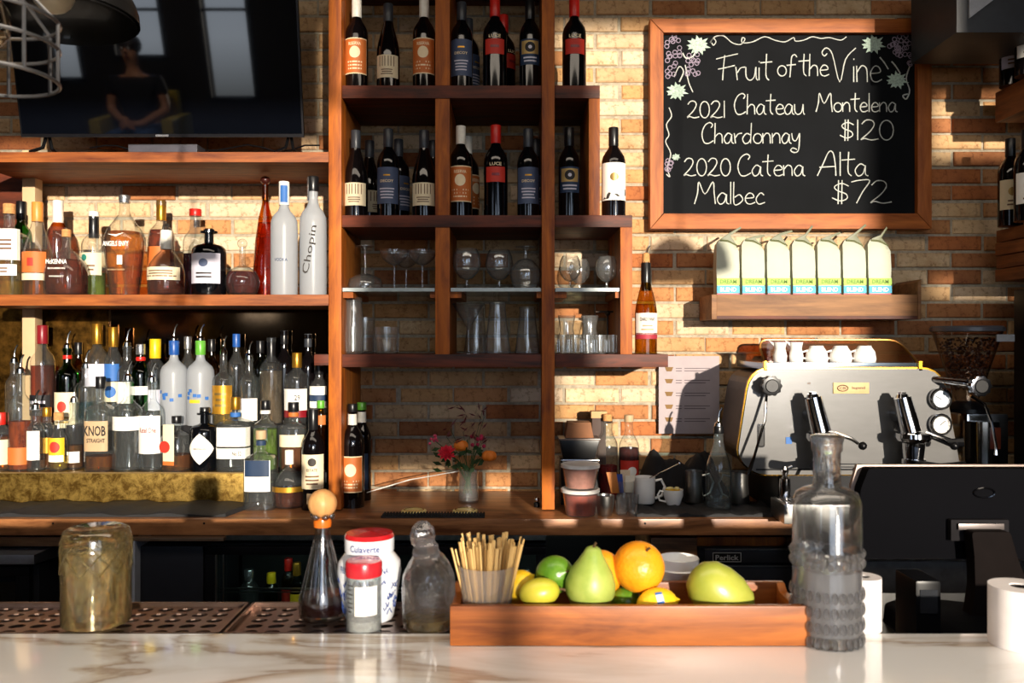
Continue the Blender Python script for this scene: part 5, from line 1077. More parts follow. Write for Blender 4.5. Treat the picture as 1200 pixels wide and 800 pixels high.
# ================================================================ ESPRESSO MACHINE
YM = 2.76; ex = lambda x: X(x,YM); ez = lambda y: Z(y,YM)
EM = thing('espresso_machine','two group espresso machine with brushed steel front and brass trim','espresso machine',(0,0,0))
def rpoly(pts, r, k=5):
    out = []; n = len(pts)
    for i in range(n):
        p = Vector(pts[i]); a = (Vector(pts[i-1])-p); b = (Vector(pts[(i+1)%n])-p); q = min(r if not isinstance(r,(list,tuple)) else r[i], a.length*.45, b.length*.45); a.normalize(); b.normalize()
        s_ = p+a*q; e_ = p+b*q
        for j in range(k+1): t = j/k; out.append(tuple((1-t)**2*s_+2*t*(1-t)*p+t*t*e_))
    return out
op = rpoly([(880,432),(1104,432),(1127,556),(886,556),(864,536)],[26,26,8,26,18])
pan = [(ex(a),ez(b)) for a,b in op]
PAN = pm('espresso_panel_steel','5c5b5a',.22,.0,.10,6,sc=(1,1,4),spec=.7,coat=.2)
cx_ = sum(p[0] for p in pan)/len(pan); cz_ = sum(p[1] for p in pan)/len(pan); big = [(cx_+(x-cx_)*1.012, cz_+(z-cz_)*1.03) for x,z in pan]
MB().prism(pan, YM, YM+.006).build('front_panel', PAN, EM, smooth=False); MB().prism(big, YM+.007, YM+.02).build('brass_trim', BRASS, EM, bev=.002)
MB().prism([(cx_+(x-cx_)*.93, cz_+(z-cz_)*.96) for x,z in pan], YM+.02, YM+.34).build('machine_body', pm('dark_side_steel','4a4644',.5,.9), EM, smooth=False)
MB().pbox(886,1120,549,551,YM-.002,YM).build('panel_seam', BLKM, EM, smooth=False)
mbb = MB()
for y_ in (543,546.5): mbb.pbox(975,1010,y_,y_+1.2,YM-.0015,YM)
mbb.build('vent_slots', BLKM, EM, smooth=False)
tr_ = MB().box(ex(898),ex(1080),YM+.01,YM+.36,ez(433),ez(425)).build('cup_rail', pm('blue_steel_rail','7d8c9c',.15,1,.2,10), EM, bev=.002)
for a in ((896,899),(1077,1081)): MB().pbox(a[0],a[1],423,434,YM,YM+.02).build('rail_end', BRASS, EM, smooth=False)
# smoked arch behind the cups
AP = rpoly([(888,398),(1052,398),(1082,432),(898,432)],[12,14,2,2]); apw = [(X(a,3.1),Z(b,3.1)) for a,b in AP]
MB().prism(apw, 3.10, 3.104).build('smoked_guard', clear('amber_acrylic',(.55,.28,.10),edge=(.3,.12,.03),haze=.15,hazecol=(.5,.25,.08)), EM, smooth=False)
MB().tube([(x,3.098,z) for x,z in apw], .004, 6, close=True).build('guard_rim', pm('amber_rim','a8702c',.3,.5), EM)
MB().box(ex(915),ex(1100),YM+.03,YM+.38,.905,ez(556)).build('lower_cavity', BLKM, EM, bev=.002)
MB().box(ex(905),ex(1115),YM-.12,YM+.02,.905,.965).build('drip_tray', STEEL, EM, bev=.004); 
mg = MB()
for k in range(30): mg.box(ex(905)+.01+k*.0188,ex(905)+.018+k*.0188,YM-.11,YM+.01,.965,.968)
mg.build('drip_grille', CHROME, EM, smooth=False)
bd = MB().box(ex(976),ex(1018),YM-.004,YM,ez(461),ez(448)).build('badge', pm('pale_brass','b89c68',.5), EM, bev=.001)
MB().tube([(ex(987)+.017*cos(2*pi*k/20),YM-.0046,ez(454.5)+.0095*sin(2*pi*k/20)) for k in range(20)],.0016,5,close=True).build('badge_oval', INKB, bd)
text('CBI', INKB, bd, .009, ex(987), ez(454.5), y=YM-.004, width=.022); text('legend', INKB, bd, .011, ex(1005.5), ez(454.5), y=YM-.004, width=.042)
text('H2', INKB, EM, .006, ex(948), ez(449), y=YM, name='small_mark')
MB().prism(rpoly([(ex(887.5),ez(496)),(ex(896),ez(496)),(ex(896),ez(524)),(ex(887.5),ez(524))],.009),YM-.003,YM).build('sight_slot_rim', CHROME, EM, smooth=False)
MB().prism(rpoly([(ex(889),ez(498)),(ex(894.5),ez(498)),(ex(894.5),ez(522)),(ex(889),ez(522))],.006),YM-.004,YM-.003).build('sight_slot', BLK, EM, smooth=False)
MB().pbox(921,928,512,520,YM-.002,YM).build('blue_tag', P_BLUE, EM, smooth=False)
def knob(x, y, r, mt, proud=.035, nb=10, nm='steam_knob'):
    c = Vector((ex(x),YM-proud,ez(y))); k_ = MB(); pts = []
    for i in range(nb*4): a = 2*pi*i/(nb*4); rr_ = r*(1+.07*cos(a*nb)); pts.append((c.x+rr_*cos(a), c.z+rr_*sin(a)))
    o = k_.prism(pts, c.y-.012, c.y+.012).build(nm, mt, EM, bev=.001); MB().rev([(.001,0),(r*.7,0),(r*.62,.003),(.001,.003)],20,c=(c.x,c.y-.0122,c.z),axis='Y',cap=False).build('knob_cap', mt if mt is CHROME else BLK, o)
    MB().cyl((c.x,c.y+.01,c.z),(c.x,YM,c.z),.008).build('spindle', CHROME, o); return o
knob(898,451,.031,BLK,.05); kk = knob(1124,450,.031,pm('dark_chrome','7a7c84',.12,1),.12)
MB().cyl((ex(1095),YM,ez(444)),(ex(1116),YM-.09,ez(447)),.010,.012).build('valve_arm', CHROME, EM)
for gx,gy in ((1100,467),(1100,497)):
    o = MB().rev([(.001,-.02),(.033,-.02),(.036,-.012),(.036,0)],32,c=(ex(gx),YM,ez(gy)),axis='Y',cap=False)
    o = MB(); c = (ex(gx),YM-.0,ez(gy)); M_ = Matrix.Translation(c) @ Matrix.Rotation(radians(90),4,'X')
    g_ = MB().rev([(.036,0),(.036,.016),(.033,.020),(.027,.020),(.026,.014)],32,M=M_,cap=False).build('gauge_bezel', CHROME, EM)
    MB().rev([(.0265,.0),(.0265,.013)],32,M=M_).build('gauge_face', pm('gauge_face','b8c0c8',.3,.3) if gy < 480 else pm('gauge_white','e0ded8',.4), g_)
    MB().box(-.0012,.0012,-.004,.020,.0132,.0142,M_ @ Matrix.Rotation(radians(-50 if gy > 480 else 60),4,'Z')).build('gauge_needle', BLK, g_, smooth=False)
    mk = MB()
    for q in range(9): mk.box(-.0007,.0007,.019,.024,.0131,.0137,M_ @ Matrix.Rotation(radians(-130+q*32),4,'Z'))
    mk.build('gauge_marks', BLK, g_, smooth=False)
def group(gx, pf):
    G = MB(); yg = YM-.075
    top = (ex(gx-3),yg,ez(464)); bot = (ex(gx+5),yg-.012,ez(503))
    g_ = MB().cyl(top,bot,.026,.031,24).build('group_tower', CHROME, EM); MB().cyl((top[0],top[1],top[2]),(top[0]-.001,top[1],top[2]+.012),.020,.016,16).cyl((top[0],top[1],top[2]+.010),(top[0],top[1],top[2]+.018),.013,.013,6).build('top_nut', CHROME, g_)
    MB().cyl((bot[0],yg,ez(485)),(bot[0]-.004,YM,ez(485)),.022,.028,16).build('group_neck', CHROME, g_)
    MB().rev([(.030,0),(.052,-.006),(.054,-.020),(.048,-.030),(.036,-.034)],32,c=(ex(gx+8),yg-.01,ez(502)),cap=True).build('group_bell', CHROME, EM)
    MB().rev([(.034,0),(.034,-.012),(.030,-.05),(.032,-.075),(.026,-.085)],28,c=(ex(gx+8),yg-.01,ez(515))).build('group_body', CHROME, EM)
    # brew lever
    lv = MB().tube([(ex(gx+18),yg-.03,ez(503)),(ex(gx+34),yg-.05,ez(509)),(ex(gx+40),yg-.06,ez(514))],[.007,.006,.005],8).build('brew_lever', CHROME, EM); MB().ball((ex(gx+44),yg-.065,ez(516)),.013).build('lever_ball', BLK, lv)
    # portafilter
    hx = 1 if pf else -1
    ph = MB().rev([(.036,0),(.036,-.022),(.028,-.034),(.012,-.038)],28,c=(ex(gx+8),yg-.01,ez(533))).build('portafilter', CHROME, EM)
    MB().tube([(ex(gx+8),yg-.04,ez(537)),(ex(gx-8 if not pf else gx+22),yg-.10,ez(538)),(ex(gx-20 if not pf else gx+40),yg-.15,ez(534))],[.010,.013,.015],10).build('portafilter_handle', BLK, ph)
    MB().tube([(ex(gx+2),yg-.01,ez(541)),(ex(gx-2),yg-.02,ez(550)),(ex(gx-3),yg-.02,ez(553))],.006,8).tube([(ex(gx+14),yg-.01,ez(541)),(ex(gx+18),yg-.02,ez(550)),(ex(gx+19),yg-.02,ez(553))],.006,8).build('twin_spout', CHROME, ph)
group(946,False); group(1048,True)
MB().tube([(ex(896),YM-.02,ez(461)),(ex(890),YM-.06,ez(490)),(ex(876),YM-.08,ez(530)),(ex(868),YM-.085,ez(552))],[.005,.0045,.0045,.008],8).build('steam_wand', CHROME, EM)
MB().tube([(ex(1126),YM-.06,ez(462)),(ex(1142),YM-.06,ez(472)),(ex(1150),YM-.06,ez(492)),(ex(1155),YM-.06,ez(520)),(ex(1155),YM-.06,ez(530))],[.005,.0045,.0045,.0045,.007],8).build('steam_wand', CHROME, EM)
MB().tube([(ex(1075),YM-.10,ez(506)),(ex(1090),YM-.13,ez(513)),(ex(1102),YM-.14,ez(512))],[.012,.013,.014],8).build('side_lever', BLK, EM)
for x_ in (925,1105): MB().cyl((ex(x_),YM+.05,.902),(ex(x_),YM+.05,.906),.02).build('foot', BLKM, EM)
# tall chrome tamper left of machine
T = thing('tamper','tall polished steel tamper handle standing on the counter edge','tamper',(X(925,2.60)-.03,2.76,ZC)); T.location = (X(920,2.76),2.76,ZC)
MB().rev([(.019,0),(.019,.012),(.010,.016),(.016,.05),(.019,.10),(.017,.125),(.008,.135),(.011,.145),(.013,.155),(.008,.165)],24).build('handle', CHROME, T); MB().cyl((-.012,0,.150),(.022,0,.165),.006).build('cross_knob', CHROME, T)
# cups on the rail
ZT = ez(425)+.0005
for k,(x_,lb) in enumerate(((957,'left upturned white cup on top of the espresso machine'),(985,'middle upturned white cup on top of the espresso machine'),(1013,'right upturned white cup on top of the espresso machine'))):
    T = thing('white_cup',lb,'cup',(X(x_,2.90),2.90,ZT),0,'white cups on the espresso machine'); MB().rev([(.036,0),(.038,.01),(.034,.034),(.023,.050),(.022,.054),(.001,.054)],28,cap=False).build('body', WHT, T); MB().tube([(-.034,0,.010),(-.050,0,.014),(-.050,0,.032),(-.031,0,.038)],.0035,8).build('handle', WHT, T)
for k,(x_,lb) in enumerate(((914,'white creamer with a flared lip at the left of the machine top'),(933,'white creamer next to the first upturned cup on the machine top'))):
    T = thing('white_creamer',lb,'creamer',(X(x_,2.90),2.90,ZT),0,'white creamers on the espresso machine'); MB().rev([(.001,0),(.022,0),(.024,.02),(.018,.045),(.023,.066),(.021,.066),(.016,.045),(.001,.010)],24,cap=False).build('body', WHT, T); MB().add([(-.014,-.006,.060),(-.040,0,.074),(-.014,.006,.060),(-.018,0,.050)],[(0,1,3),(1,2,3),(0,2,1)]).build('lip', WHT, T, smooth=False)
# grinder
GR = thing('coffee_grinder','coffee grinder with clear bean hopper right of the espresso machine','coffee grinder',(X(1133,2.99),2.99,.902)); gz = lambda y: Z(y,2.99)-.902
HOP = clear('smoked_hopper_plastic',(.95,.92,.90),edge=(.5,.43,.40),gloss=.08)
MB().rev([(.035,gz(470)),(.060,gz(445)),(.112,gz(390)),(.114,gz(388)),(.111,gz(388)),(.058,gz(445)),(.033,gz(470))],36,cap=False).build('hopper', HOP, GR); MB().rev([(.001,gz(382)),(.112,gz(382)),(.119,gz(384)),(.119,gz(388)),(.110,gz(388.5)),(.001,gz(388))],36,cap=False).build('hopper_lid', pm('grey_lid','4c4c52',.3), GR)
MB().box(.04,.10,-.115,-.108,gz(400),gz(392)).build('hopper_sticker', pm('grey_sticker','8a8a8c',.5), GR, smooth=False)
bn = MB(); rr = random.Random(2)
for k in range(620):
    z = rr.uniform(gz(456),gz(396)); f = (z-gz(470))/(gz(390)-gz(470)); R_ = .033+(.108-.033)*f-.007; a = rr.uniform(0,2*pi); r_ = R_*(rr.random()**.35) if z < gz(399) else R_*rr.random()**.5
    M_ = Matrix.Translation((r_*cos(a),r_*sin(a),z)) @ Matrix.Rotation(rr.uniform(0,3),4,'X') @ Matrix.Rotation(rr.uniform(0,3),4,'Z')
    vs = [M_ @ Vector(p) for p in ((.0065,0,0),(0,.0045,0),(-.0065,0,0),(0,-.0045,0),(0,0,.0035),(0,0,-.0035),(.004,.003,.002))]
    bn.add(vs[:6],[(0,1,4),(1,2,4),(2,3,4),(3,0,4),(1,0,5),(2,1,5),(3,2,5),(0,3,5)])
o = bn.build('coffee_beans', pm('roasted_coffee_bean','4a2410',.3,0,.4,90,coat=.5), GR, sharp=80); o['kind'] = 'stuff'
MB().rev([(.034,gz(470)),(.05,gz(472)),(.07,gz(478)),(.07,gz(482))],30).build('neck', BLK, GR)
MB().box(-.045,.098,-.085,.085,gz(548),gz(482)).build('motor_housing', pm('polished_steel','c8c4bc',.12,1,.05), GR, bev=.012)
MB().cyl((.0,-.09,gz(545)),(.0,-.09,gz(490)),.055,.055,28).build('dosing_drum', pm('polished_steel','c8c4bc',.12,1,.05), GR); MB().box(-.045,.11,-.10,.085,0,gz(548)).build('base', BLK, GR, bev=.004)
MB().box(.0,.035,-.148,-.140,gz(520),gz(496)).build('dose_window', pm('ground_coffee_window','5a2410',.3), GR, bev=.003)

# ================================================================ FRIDGE BOTTLES
def fb(label, x, w, yt, mt, cap, Y=2.93, lb=None): bottle(label,x,w,yt,Y,FZ+.001,'bordeaux',mt,cap=cap,capf=.8,labels=[(yt+34,yt+50,60,lb)] if lb else [],group='bottles inside the glass door fridge')
for a in (('pale capped bottle at the left inside the glass fridge',292,22,668,G_CLR,C_SIL,2.95,None),('yellow foil capped green bottle inside the glass fridge',318,18,672,G_GRN,C_YEL,2.95,None),('red labelled bottle in the middle of the left fridge door',338,16,655,G_BRN,C_RED,3.0,P_RED),('yellow labelled bottle right of the red one in the fridge',348,16,660,G_GRN,C_GLD,2.93,P_YEL),
          ('dark bottle standing behind the left fridge door mullion',385,18,662,G_BLK,C_BLK,2.95,None),('green bottle behind the crystal bottle inside the fridge',490,18,662,G_GRN,C_GLD,2.95,P_CRM),('dark bottle inside the fridge left of the stir sticks',515,18,665,G_BRN,C_BLK,2.95,None),('clear bottle inside the fridge right of the stir sticks',616,18,668,G_CLR,C_SIL,2.95,None)): fb(a[0],a[1],a[2],a[3],a[4],a[5],a[6],a[7])
# ================================================================ FOREGROUND ON THE BAR
ZM = 1.0702; ZD = 1.0625
HG = heroglass('clear_glass_thick',(.98,.985,.98),thru=.25)
# upturned cut tumbler
R_ = .0465; T = thing('cut_tumbler','large upturned cut glass tumbler with yellow glow at far left of the bar','glass',(X(113,1.222),1.222,ZD+.006)); Hh = Z(617,1.222)-ZD-.006
TG = heroglass('tumbler_glass',(1,.95,.76),thru=.35,bump=.15,bscale=40,milk=.08)  # yellow tint puts warm sunlit reflections into the glass colour
MB().rev([(R_-.003,0),(R_,.002),(R_,Hh-.014),(R_-.003,Hh-.004),(R_-.010,Hh),(.001,Hh-.002)],48,cap=False).rev([(R_-.003,0),(R_-.0038,.01),(R_-.005,Hh-.032),(R_-.014,Hh-.024),(.001,Hh-.020)][::-1],48,cap=False).build('glass_wall', TG, T, sharp=60)
mb = MB()
for k in range(12):
    for s_ in (-1,1): mb.tube([((R_+.0004)*cos(2*pi*k/12+s_*q*.16),(R_+.0004)*sin(2*pi*k/12+s_*q*.16),Hh*.55+q*.0085) for q in range(6)],.0013,4)
for zz in (.86,.80): mb.tube([((R_+.0004)*cos(2*pi*k/40),(R_+.0004)*sin(2*pi*k/40),Hh*zz) for k in range(40)],.0013,4,close=True)
mb.build('cut_pattern', TG, T)
# bitters decanter with wooden ball
T = thing('ball_stopper_decanter','conical glass bitters decanter with wooden ball stopper','decanter',(X(378,1.262),1.262,ZD)); Hh = Z(612,1.262)-ZD
MB().rev([(.001,0),(.030,0),(.034,.004),(.0345,.028),(.030,.044),(.020,.085),(.0125,.115),(.0105,.13),(.011,Hh),(.0085,Hh),(.0085,.125),(.018,.085),(.0275,.044),(.0315,.028),(.031,.008),(.001,.007)],32,cap=False).build('glass_wall', clear('thin_clear_glass',(.92,.93,.94),edge=(.35,.38,.4),ior=1.6), T, sharp=60)
mb = MB()
for k in range(16): a = 2*pi*k/16; mb.tube([(.0345*cos(a),.0345*sin(a),.028),(.0302*cos(a),.0302*sin(a),.044),(.0203*cos(a),.0203*sin(a),.085),(.0128*cos(a),.0128*sin(a),.114)],.0008,4)
mb.build('cut_flutes', HG, T)
MB().rev([(.001,.008),(.030,.009),(.031,.028),(.029,.036),(.001,.036)],28,cap=False).build('liquid', pm('dark_bitters','1c0a08',.15), T)
MB().rev([(.0125,Hh-.006),(.0135,Hh),(.0125,Hh+.006),(.010,Hh+.008)],20).build('amber_collar', pm('amber_collar','c8641c',.25,0,coat=.4), T)
for k in range(6): a = 2*pi*k/6; MB().ball((.013*cos(a),.013*sin(a),Hh+.010),.0055,10,6).build('bead', HG, T)
MB().ball((0,0,Hh+.028),.0212,24,16).build('ball_stopper', wood('pale_turned_wood','a87444','cf9c62','Z',rough=.45,scale=3), T)
# ginger jar
T = thing('ceramic_jar','white ceramic jar with dark blue script and red lid behind the shaker','jar',(X(433,1.262),1.262,ZD)); jz = lambda y: Z(y,1.262)-ZD
MB().rev([(.001,0),(.034,0),(.036,.004),(.043,jz(690)),(.047,jz(668)),(.045,jz(656)),(.036,jz(647)),(.034,jz(644))],40,cap=False).build('jar_body', pm('glazed_white','dcdfe4',.15,0,.05,10,coat=.5), T)
MB().rev([(.0355,jz(645)),(.0365,jz(643)),(.0365,jz(629)),(.0345,jz(627))],40).build('neck_ring', pm('glazed_white','dcdfe4',.15), T)
MB().rev([(.0360,jz(629)),(.0365,jz(627)),(.034,jz(623.5)),(.001,jz(622))],40,cap=False).build('red_lid', pm('red_lacquer','b01c22',.25,coat=.5), T)
text('Culaverte', INKBL, T, .010, -.002, jz(637), .0365, .0006, .045)
text('AMARENA', INKBL, T, .010, .018, jz(661), .0455, .001, .035); text('FRUTTA', INKBL, T, .010, -.03, jz(661), .0455, .001, .025)
mb = MB(); rr = random.Random(4)
for k in range(46):
    a = rr.uniform(-1.3,1.3); z = rr.uniform(.012,jz(672)); R1 = .036+(.0465-.036)*z/jz(668)+.0007; c = (R1*sin(a),-R1*cos(a),z); w_ = rr.uniform(.002,.0055)
    mb.tube([((R1)*sin(a+q*.05*w_/.003),-R1*cos(a+q*.05*w_/.003),z+.004*sin(q*1.6+k)) for q in range(-2,3)],.0009,4)
mb.build('blue_brushwork', INKBL, T)
# shaker
T = thing('glass_shaker','small glass shaker with red screw lid in front of the white jar','shaker',(X(426.5,1.196),1.196,ZD)); sz = lambda y: Z(y,1.196)-ZD
MB().rev([(.001,0),(.0235,0),(.0245,.003),(.0245,sz(676)),(.021,sz(671)),(.019,sz(671)),(.0225,sz(677)),(.0225,.006),(.001,.005)],32,cap=False).build('glass_wall', clear('shaker_glass',(.9,.93,.93),edge=(.4,.45,.45),haze=.12,ior=1.6), T, sharp=60)
MB().rev([(.0255,sz(673)),(.0258,sz(672)),(.0258,sz(659)),(.0245,sz(656)),(.001,sz(655))],32,cap=False).build('screw_lid', pm('red_screw_lid','b4202a',.25,0,coat=.5), T)
MB().rev([(.001,.006),(.022,.006),(.022,.020),(.001,.024)],24,cap=False).build('contents', pm('grey_powder','8a8680',.9,0,.4,200), T)
lb_ = MB().patch(.0246,-.35,.95,.030,.070,2,.0006).build('label', P_WHT, T); mb = MB()
for k in range(7): mb.patch(.0246,-.9,-.9+rr.uniform(.2,.45),.070-k*.006,.0715-k*.006,2,.0006,n=3)
mb.build('printed_marks', INK, T)
# crystal bottle
T = thing('crystal_decanter','faceted crystal decanter with a tilted ball stopper beside the stir sticks','decanter',(X(502.5,1.207),1.207,ZD)); cz2 = lambda y: Z(y,1.207)-ZD
CG2 = heroglass('faceted_crystal',(.97,.965,.98),bump=.4,bscale=50,thru=.35,milk=.16)
mb = MB(); pr = [(.030,0),(.036,.006),(.0375,.02),(.0385,cz2(690)),(.037,cz2(674)),(.030,cz2(660)),(.022,cz2(650)),(.012,cz2(644))]; vs = []; n = 14
for j in range(len(pr)):
    for i in range(n): a = 2*pi*(i+.5*(j%2))/n; r_ = pr[j][0]; vs.append((r_*cos(a),r_*sin(a),pr[j][1]))
fs = []
for j in range(len(pr)-1):
    for i in range(n):
        a,b,c,d = j*n+i, j*n+(i+1)%n, (j+1)*n+i, (j+1)*n+(i+1)%n
        fs += [(a,b,c),(b,d,c)] if j%2 == 0 else [(a,b,d),(a,d,c)]
mb.add(vs, fs+[tuple(range(n-1,-1,-1)),tuple((len(pr)-1)*n+i for i in range(n))]).build('faceted_body', CG2, T, smooth=False)
MB().rev([(.001,.006),(.030,.006),(.033,.02),(.001,.02)],20,cap=False).build('liquid', liquid('pale_gold_liquor',(.6,.45,.18),.4), T)
mb = MB(); mb.rev([(max(.001,.0195*sin(pi*i/6)),-.0195*cos(pi*i/6)*1.1) for i in range(7)],9,c=(-.004,0,cz2(646)),cap=False).build('lower_stopper', CG2, T, smooth=False)
mb = MB(); mb.rev([(max(.001,.0185*sin(pi*i/6)),-.0185*cos(pi*i/6)*1.15) for i in range(7)],9,c=(-.009,0,cz2(627)),cap=False).build('ball_stopper', CG2, T, smooth=False)

# wooden tray
TRX0, TRX1, TY0, TY1 = X(527,1.12), X(951,1.12), 1.120, 1.242; hT = Z(710,1.12)-ZM; cxT = (TRX0+TRX1)/2
T = thing('serving_tray','long low reddish wooden serving tray of fruit on the marble bar','tray',(cxT,(TY0+TY1)/2,ZM)); a_, b_ = (TRX1-TRX0)/2, (TY1-TY0)/2; t_ = .011
MB().box(-a_,a_,-b_,-b_+t_,0,hT).build('front_board', W_TRAY, T, bev=.003); MB().box(-a_,a_,b_-t_,b_,0,hT).build('back_board', W_TRAY, T, bev=.003)
for s_ in (-1,1): MB().prism([(-b_+t_+.0005,0),(b_-t_-.0005,0),(b_-t_-.0005,hT),(b_-t_-.012,hT-.008),(-b_+t_+.02,hT-.010),(-b_+t_+.004,hT)],0,.012)
for s_ in (-1,1):
    mb = MB().prism([(-b_+t_+.0005,0),(b_-t_-.0005,0),(b_-t_-.0005,hT),(b_-t_-.014,hT-.010),(-b_+t_+.014,hT-.010),(-b_+t_+.0005,hT)],0,.012)
    mb.v = [((a_-y if s_ > 0 else -a_+y), x, z) for x,y,z in mb.v]
    if s_ > 0: mb.f = [f[::-1] for f in mb.f]
    mb.build('end_board', wood('tray_end_acacia','7a3210','c0702f','Y',rough=.3), T, bev=.002)
MB().box(-a_+.012,a_-.012,-b_+t_,b_-t_,0.0005,.009).build('base_board', W_TRAY, T)
ZTR = ZM+.0092
# stir sticks in a glass
GS = thing('stick_glass','clear plastic cup packed with wooden stir sticks in the tray','cup',(X(571,1.172),1.172,ZTR)); gh = Z(660,1.172)-ZTR
MB().rev([(.001,0),(.030,0),(.0405,gh),(.0393,gh),(.029,.002),(.001,.002)],32,cap=False).build('cup_wall', clear('thin_cup_plastic',(.9,.88,.85),edge=(.45,.42,.4),haze=.12), GS)
SW = wood('pale_birch_stick','c09452','e2bd7c','Z',rough=.6,scale=2,coat=0); rr = random.Random(8); base_ = None
me_ = None
for k in range(64):
    a = 2*pi*k*.381966; q = sqrt((k+.5)/64); r0 = .024*q; r1 = .048*q+.002
    x0,y0 = r0*cos(a), r0*sin(a)*.9; x1,y1 = r1*cos(a)*1.02+rr.uniform(-.004,.004), r1*sin(a)*.7; L = rr.uniform(.104,.122)
    d = Vector((x1-x0,y1-y0,L)); 
    if me_ is None:
        o = MB().box(-.0023,.0023,-.0011,.0011,0,.118).build('stir_stick', SW, None, smooth=False, bev=.0004); me_ = o.data
    else: o = put('stir_stick', me_)
    o.location = GS.location+Vector((x0,y0,.003)); o.rotation_mode = 'QUATERNION'; o.rotation_quaternion = d.to_track_quat('Z','Y') @ Matrix.Rotation(rr.uniform(-1,1),3,'Z').to_quaternion()
    o.scale = (1,1,L/.118); tag(o,'thin pale wooden stir stick standing in the clear cup','stir stick','wooden stir sticks in the cup')
# fruit
def skin(name, c1, c2, sc_=30, bump=.25, rough=.35, pos=(.35,.7), bs=180):
    if name in MC: return MC[name]
    m, t, out = base(name); p = t.nodes.new('ShaderNodeBsdfPrincipled'); t.links.new(p.outputs[0], out.inputs[0])
    n = noise(t, sc_, 4); r = t.nodes.new('ShaderNodeValToRGB'); t.links.new(n.outputs[0], r.inputs[0]); r.color_ramp.elements[0].position = pos[0]; r.color_ramp.elements[1].position = pos[1]
    r.color_ramp.elements[0].color = h(c1)+(1,); r.color_ramp.elements[1].color = h(c2)+(1,); t.links.new(r.outputs[0], p.inputs['Base Color']); p.inputs['Roughness'].default_value = rough
    v = t.nodes.new('ShaderNodeTexVoronoi'); v.inputs['Scale'].default_value = bs; tc_ = t.nodes.new('ShaderNodeTexCoord'); t.links.new(tc_.outputs['Object'], v.inputs['Vector'])
    b = t.nodes.new('ShaderNodeBump'); b.inputs['Strength'].default_value = bump; b.inputs['Distance'].default_value = .001; t.links.new(v.outputs['Distance'], b.inputs['Height']); t.links.new(b.outputs[0], p.inputs['Normal'])
    p.inputs['Subsurface Weight'].default_value = .08; p.inputs['Subsurface Radius'].default_value = (.008,.005,.002); MC[name] = m; return m
ORS = skin('orange_peel','e28a10','f0a01c',20,.5,.4); LEM = skin('lemon_skin','e0b014','efc52a',20,.4,.38); LIM = skin('lime_skin','46701a','6d9426',25,.3,.3,bs=220)
PEA = skin('pear_skin','7c9238','a6b056',16,.05,.4); MAN = skin('mango_skin','848e2e','aeae4a',9,.04,.3); LG = skin('yellow_green_skin','a0a02a','c8b83c',12,.1,.35)
NUB = pm('fruit_stem_brown','4a3418',.8)
def fruit(name, label, cat, px_, py_, Y, prof, mt, rot=(0,0,0), sc=(1,1,1), stalk=None, n=32):
    T = thing(name, label, cat, (X(px_,Y),Y,Z(py_,Y)), 0, 'fruit in the wooden tray'); T.rotation_euler = [radians(a) for a in rot]; T.scale = sc
    MB().rev(prof, n, cap=False).build('flesh', mt, T, sharp=80)
    if stalk: MB().tube([(0,0,stalk-.002),(.001,0,stalk+.004),(.003,0,stalk+.008)],[.0022,.0016,.002],6).build('stem', NUB, T)
    return T
def sph(r, k=1.0, nub=0, dim=.002, m=16):
    p = []
    for i in range(m+1): a = pi*i/m; p.append((max(.0005,r*sin(a)), -r*k*cos(a)*(1 if .1 < a/pi < .9 else 1)+(nub*(1 if i == m else -1 if i == 0 else 0))))
    return p
PEAR = [(.0005,-.032),(.012,-.034),(.026,-.028),(.034,-.012),(.0345,.002),(.029,.018),(.020,.032),(.0135,.043),(.010,.050),(.005,.053),(.0005,.052)]
fruit('orange','bright orange balanced on top of the other fruit','orange',748.5,664,1.196,sph(.0362,.97),ORS,(35,15,0),stalk=.0335)
fruit('orange','orange mostly hidden behind the pear','orange',704,671,1.212,sph(.032),ORS,(20,0,0))
fruit('pear','green pear standing upright in the middle of the tray','pear',692,684,1.172,PEAR,PEA,(6,4,0),stalk=.051)
fruit('lime','dark green lime behind the pear at left','lime',650,673,1.205,sph(.0265,1.1,.002),LIM,(70,0,30),stalk=.028)
fruit('lime','dark lime low between the pear and the stickered lemon','lime',733,705,1.200,sph(.0210,1.1,.002),LIM,(80,0,70))
fruit('mango','small yellow green mango lying beside the stick cup','mango',632,694,1.158,sph(.0195,1.42),LG,(0,80,0),sc=(1,1,1),stalk=.0275)
fruit('lemon','yellow lemon behind the small mango near the stick cup','lemon',607,687,1.196,sph(.0215,1.2,.003),LEM,(0,60,20))
L_ = fruit('lemon','lemon with a white and blue sticker in front of the orange','lemon',770,708,1.162,sph(.0225,1.25,.004),LEM,(0,78,0))
L_.rotation_euler = (0,radians(78),0)
# in the lemon's own frame the camera side is -Y and up is -X
def stk(nm, a0, a1, z0_, z1_, off, mt):
    vs = []
    for i in range(7):
        t = a0+(a1-a0)*i/6
        for j in range(5):
            z = z0_+(z1_-z0_)*j/4; r_ = .0225*sqrt(max(0,1-(z/.0282)**2))+off; vs.append((-r_*sin(t), -r_*cos(t), z))
    return MB().add(vs, [(i*5+j,i*5+j+1,(i+1)*5+j+1,(i+1)*5+j) for i in range(6) for j in range(4)]).build(nm, mt, L_)
stk('sticker', .30, 1.02, -.001, .0085, .0006, P_WHT); stk('sticker_end', .86, 1.02, -.001, .0085, .0010, P_BLUE); stk('sticker_end', .30, .44, -.001, .0085, .0010, P_BLUE)
fruit('mango','large green mango at the right end of the tray','mango',843,694,1.176,[(.0005,-.052),(.016,-.049),(.029,-.036),(.036,-.014),(.0365,.008),(.032,.028),(.021,.041),(.008,.046),(.0005,.0465)],MAN,(0,-52,0),sc=(1,.9,1))
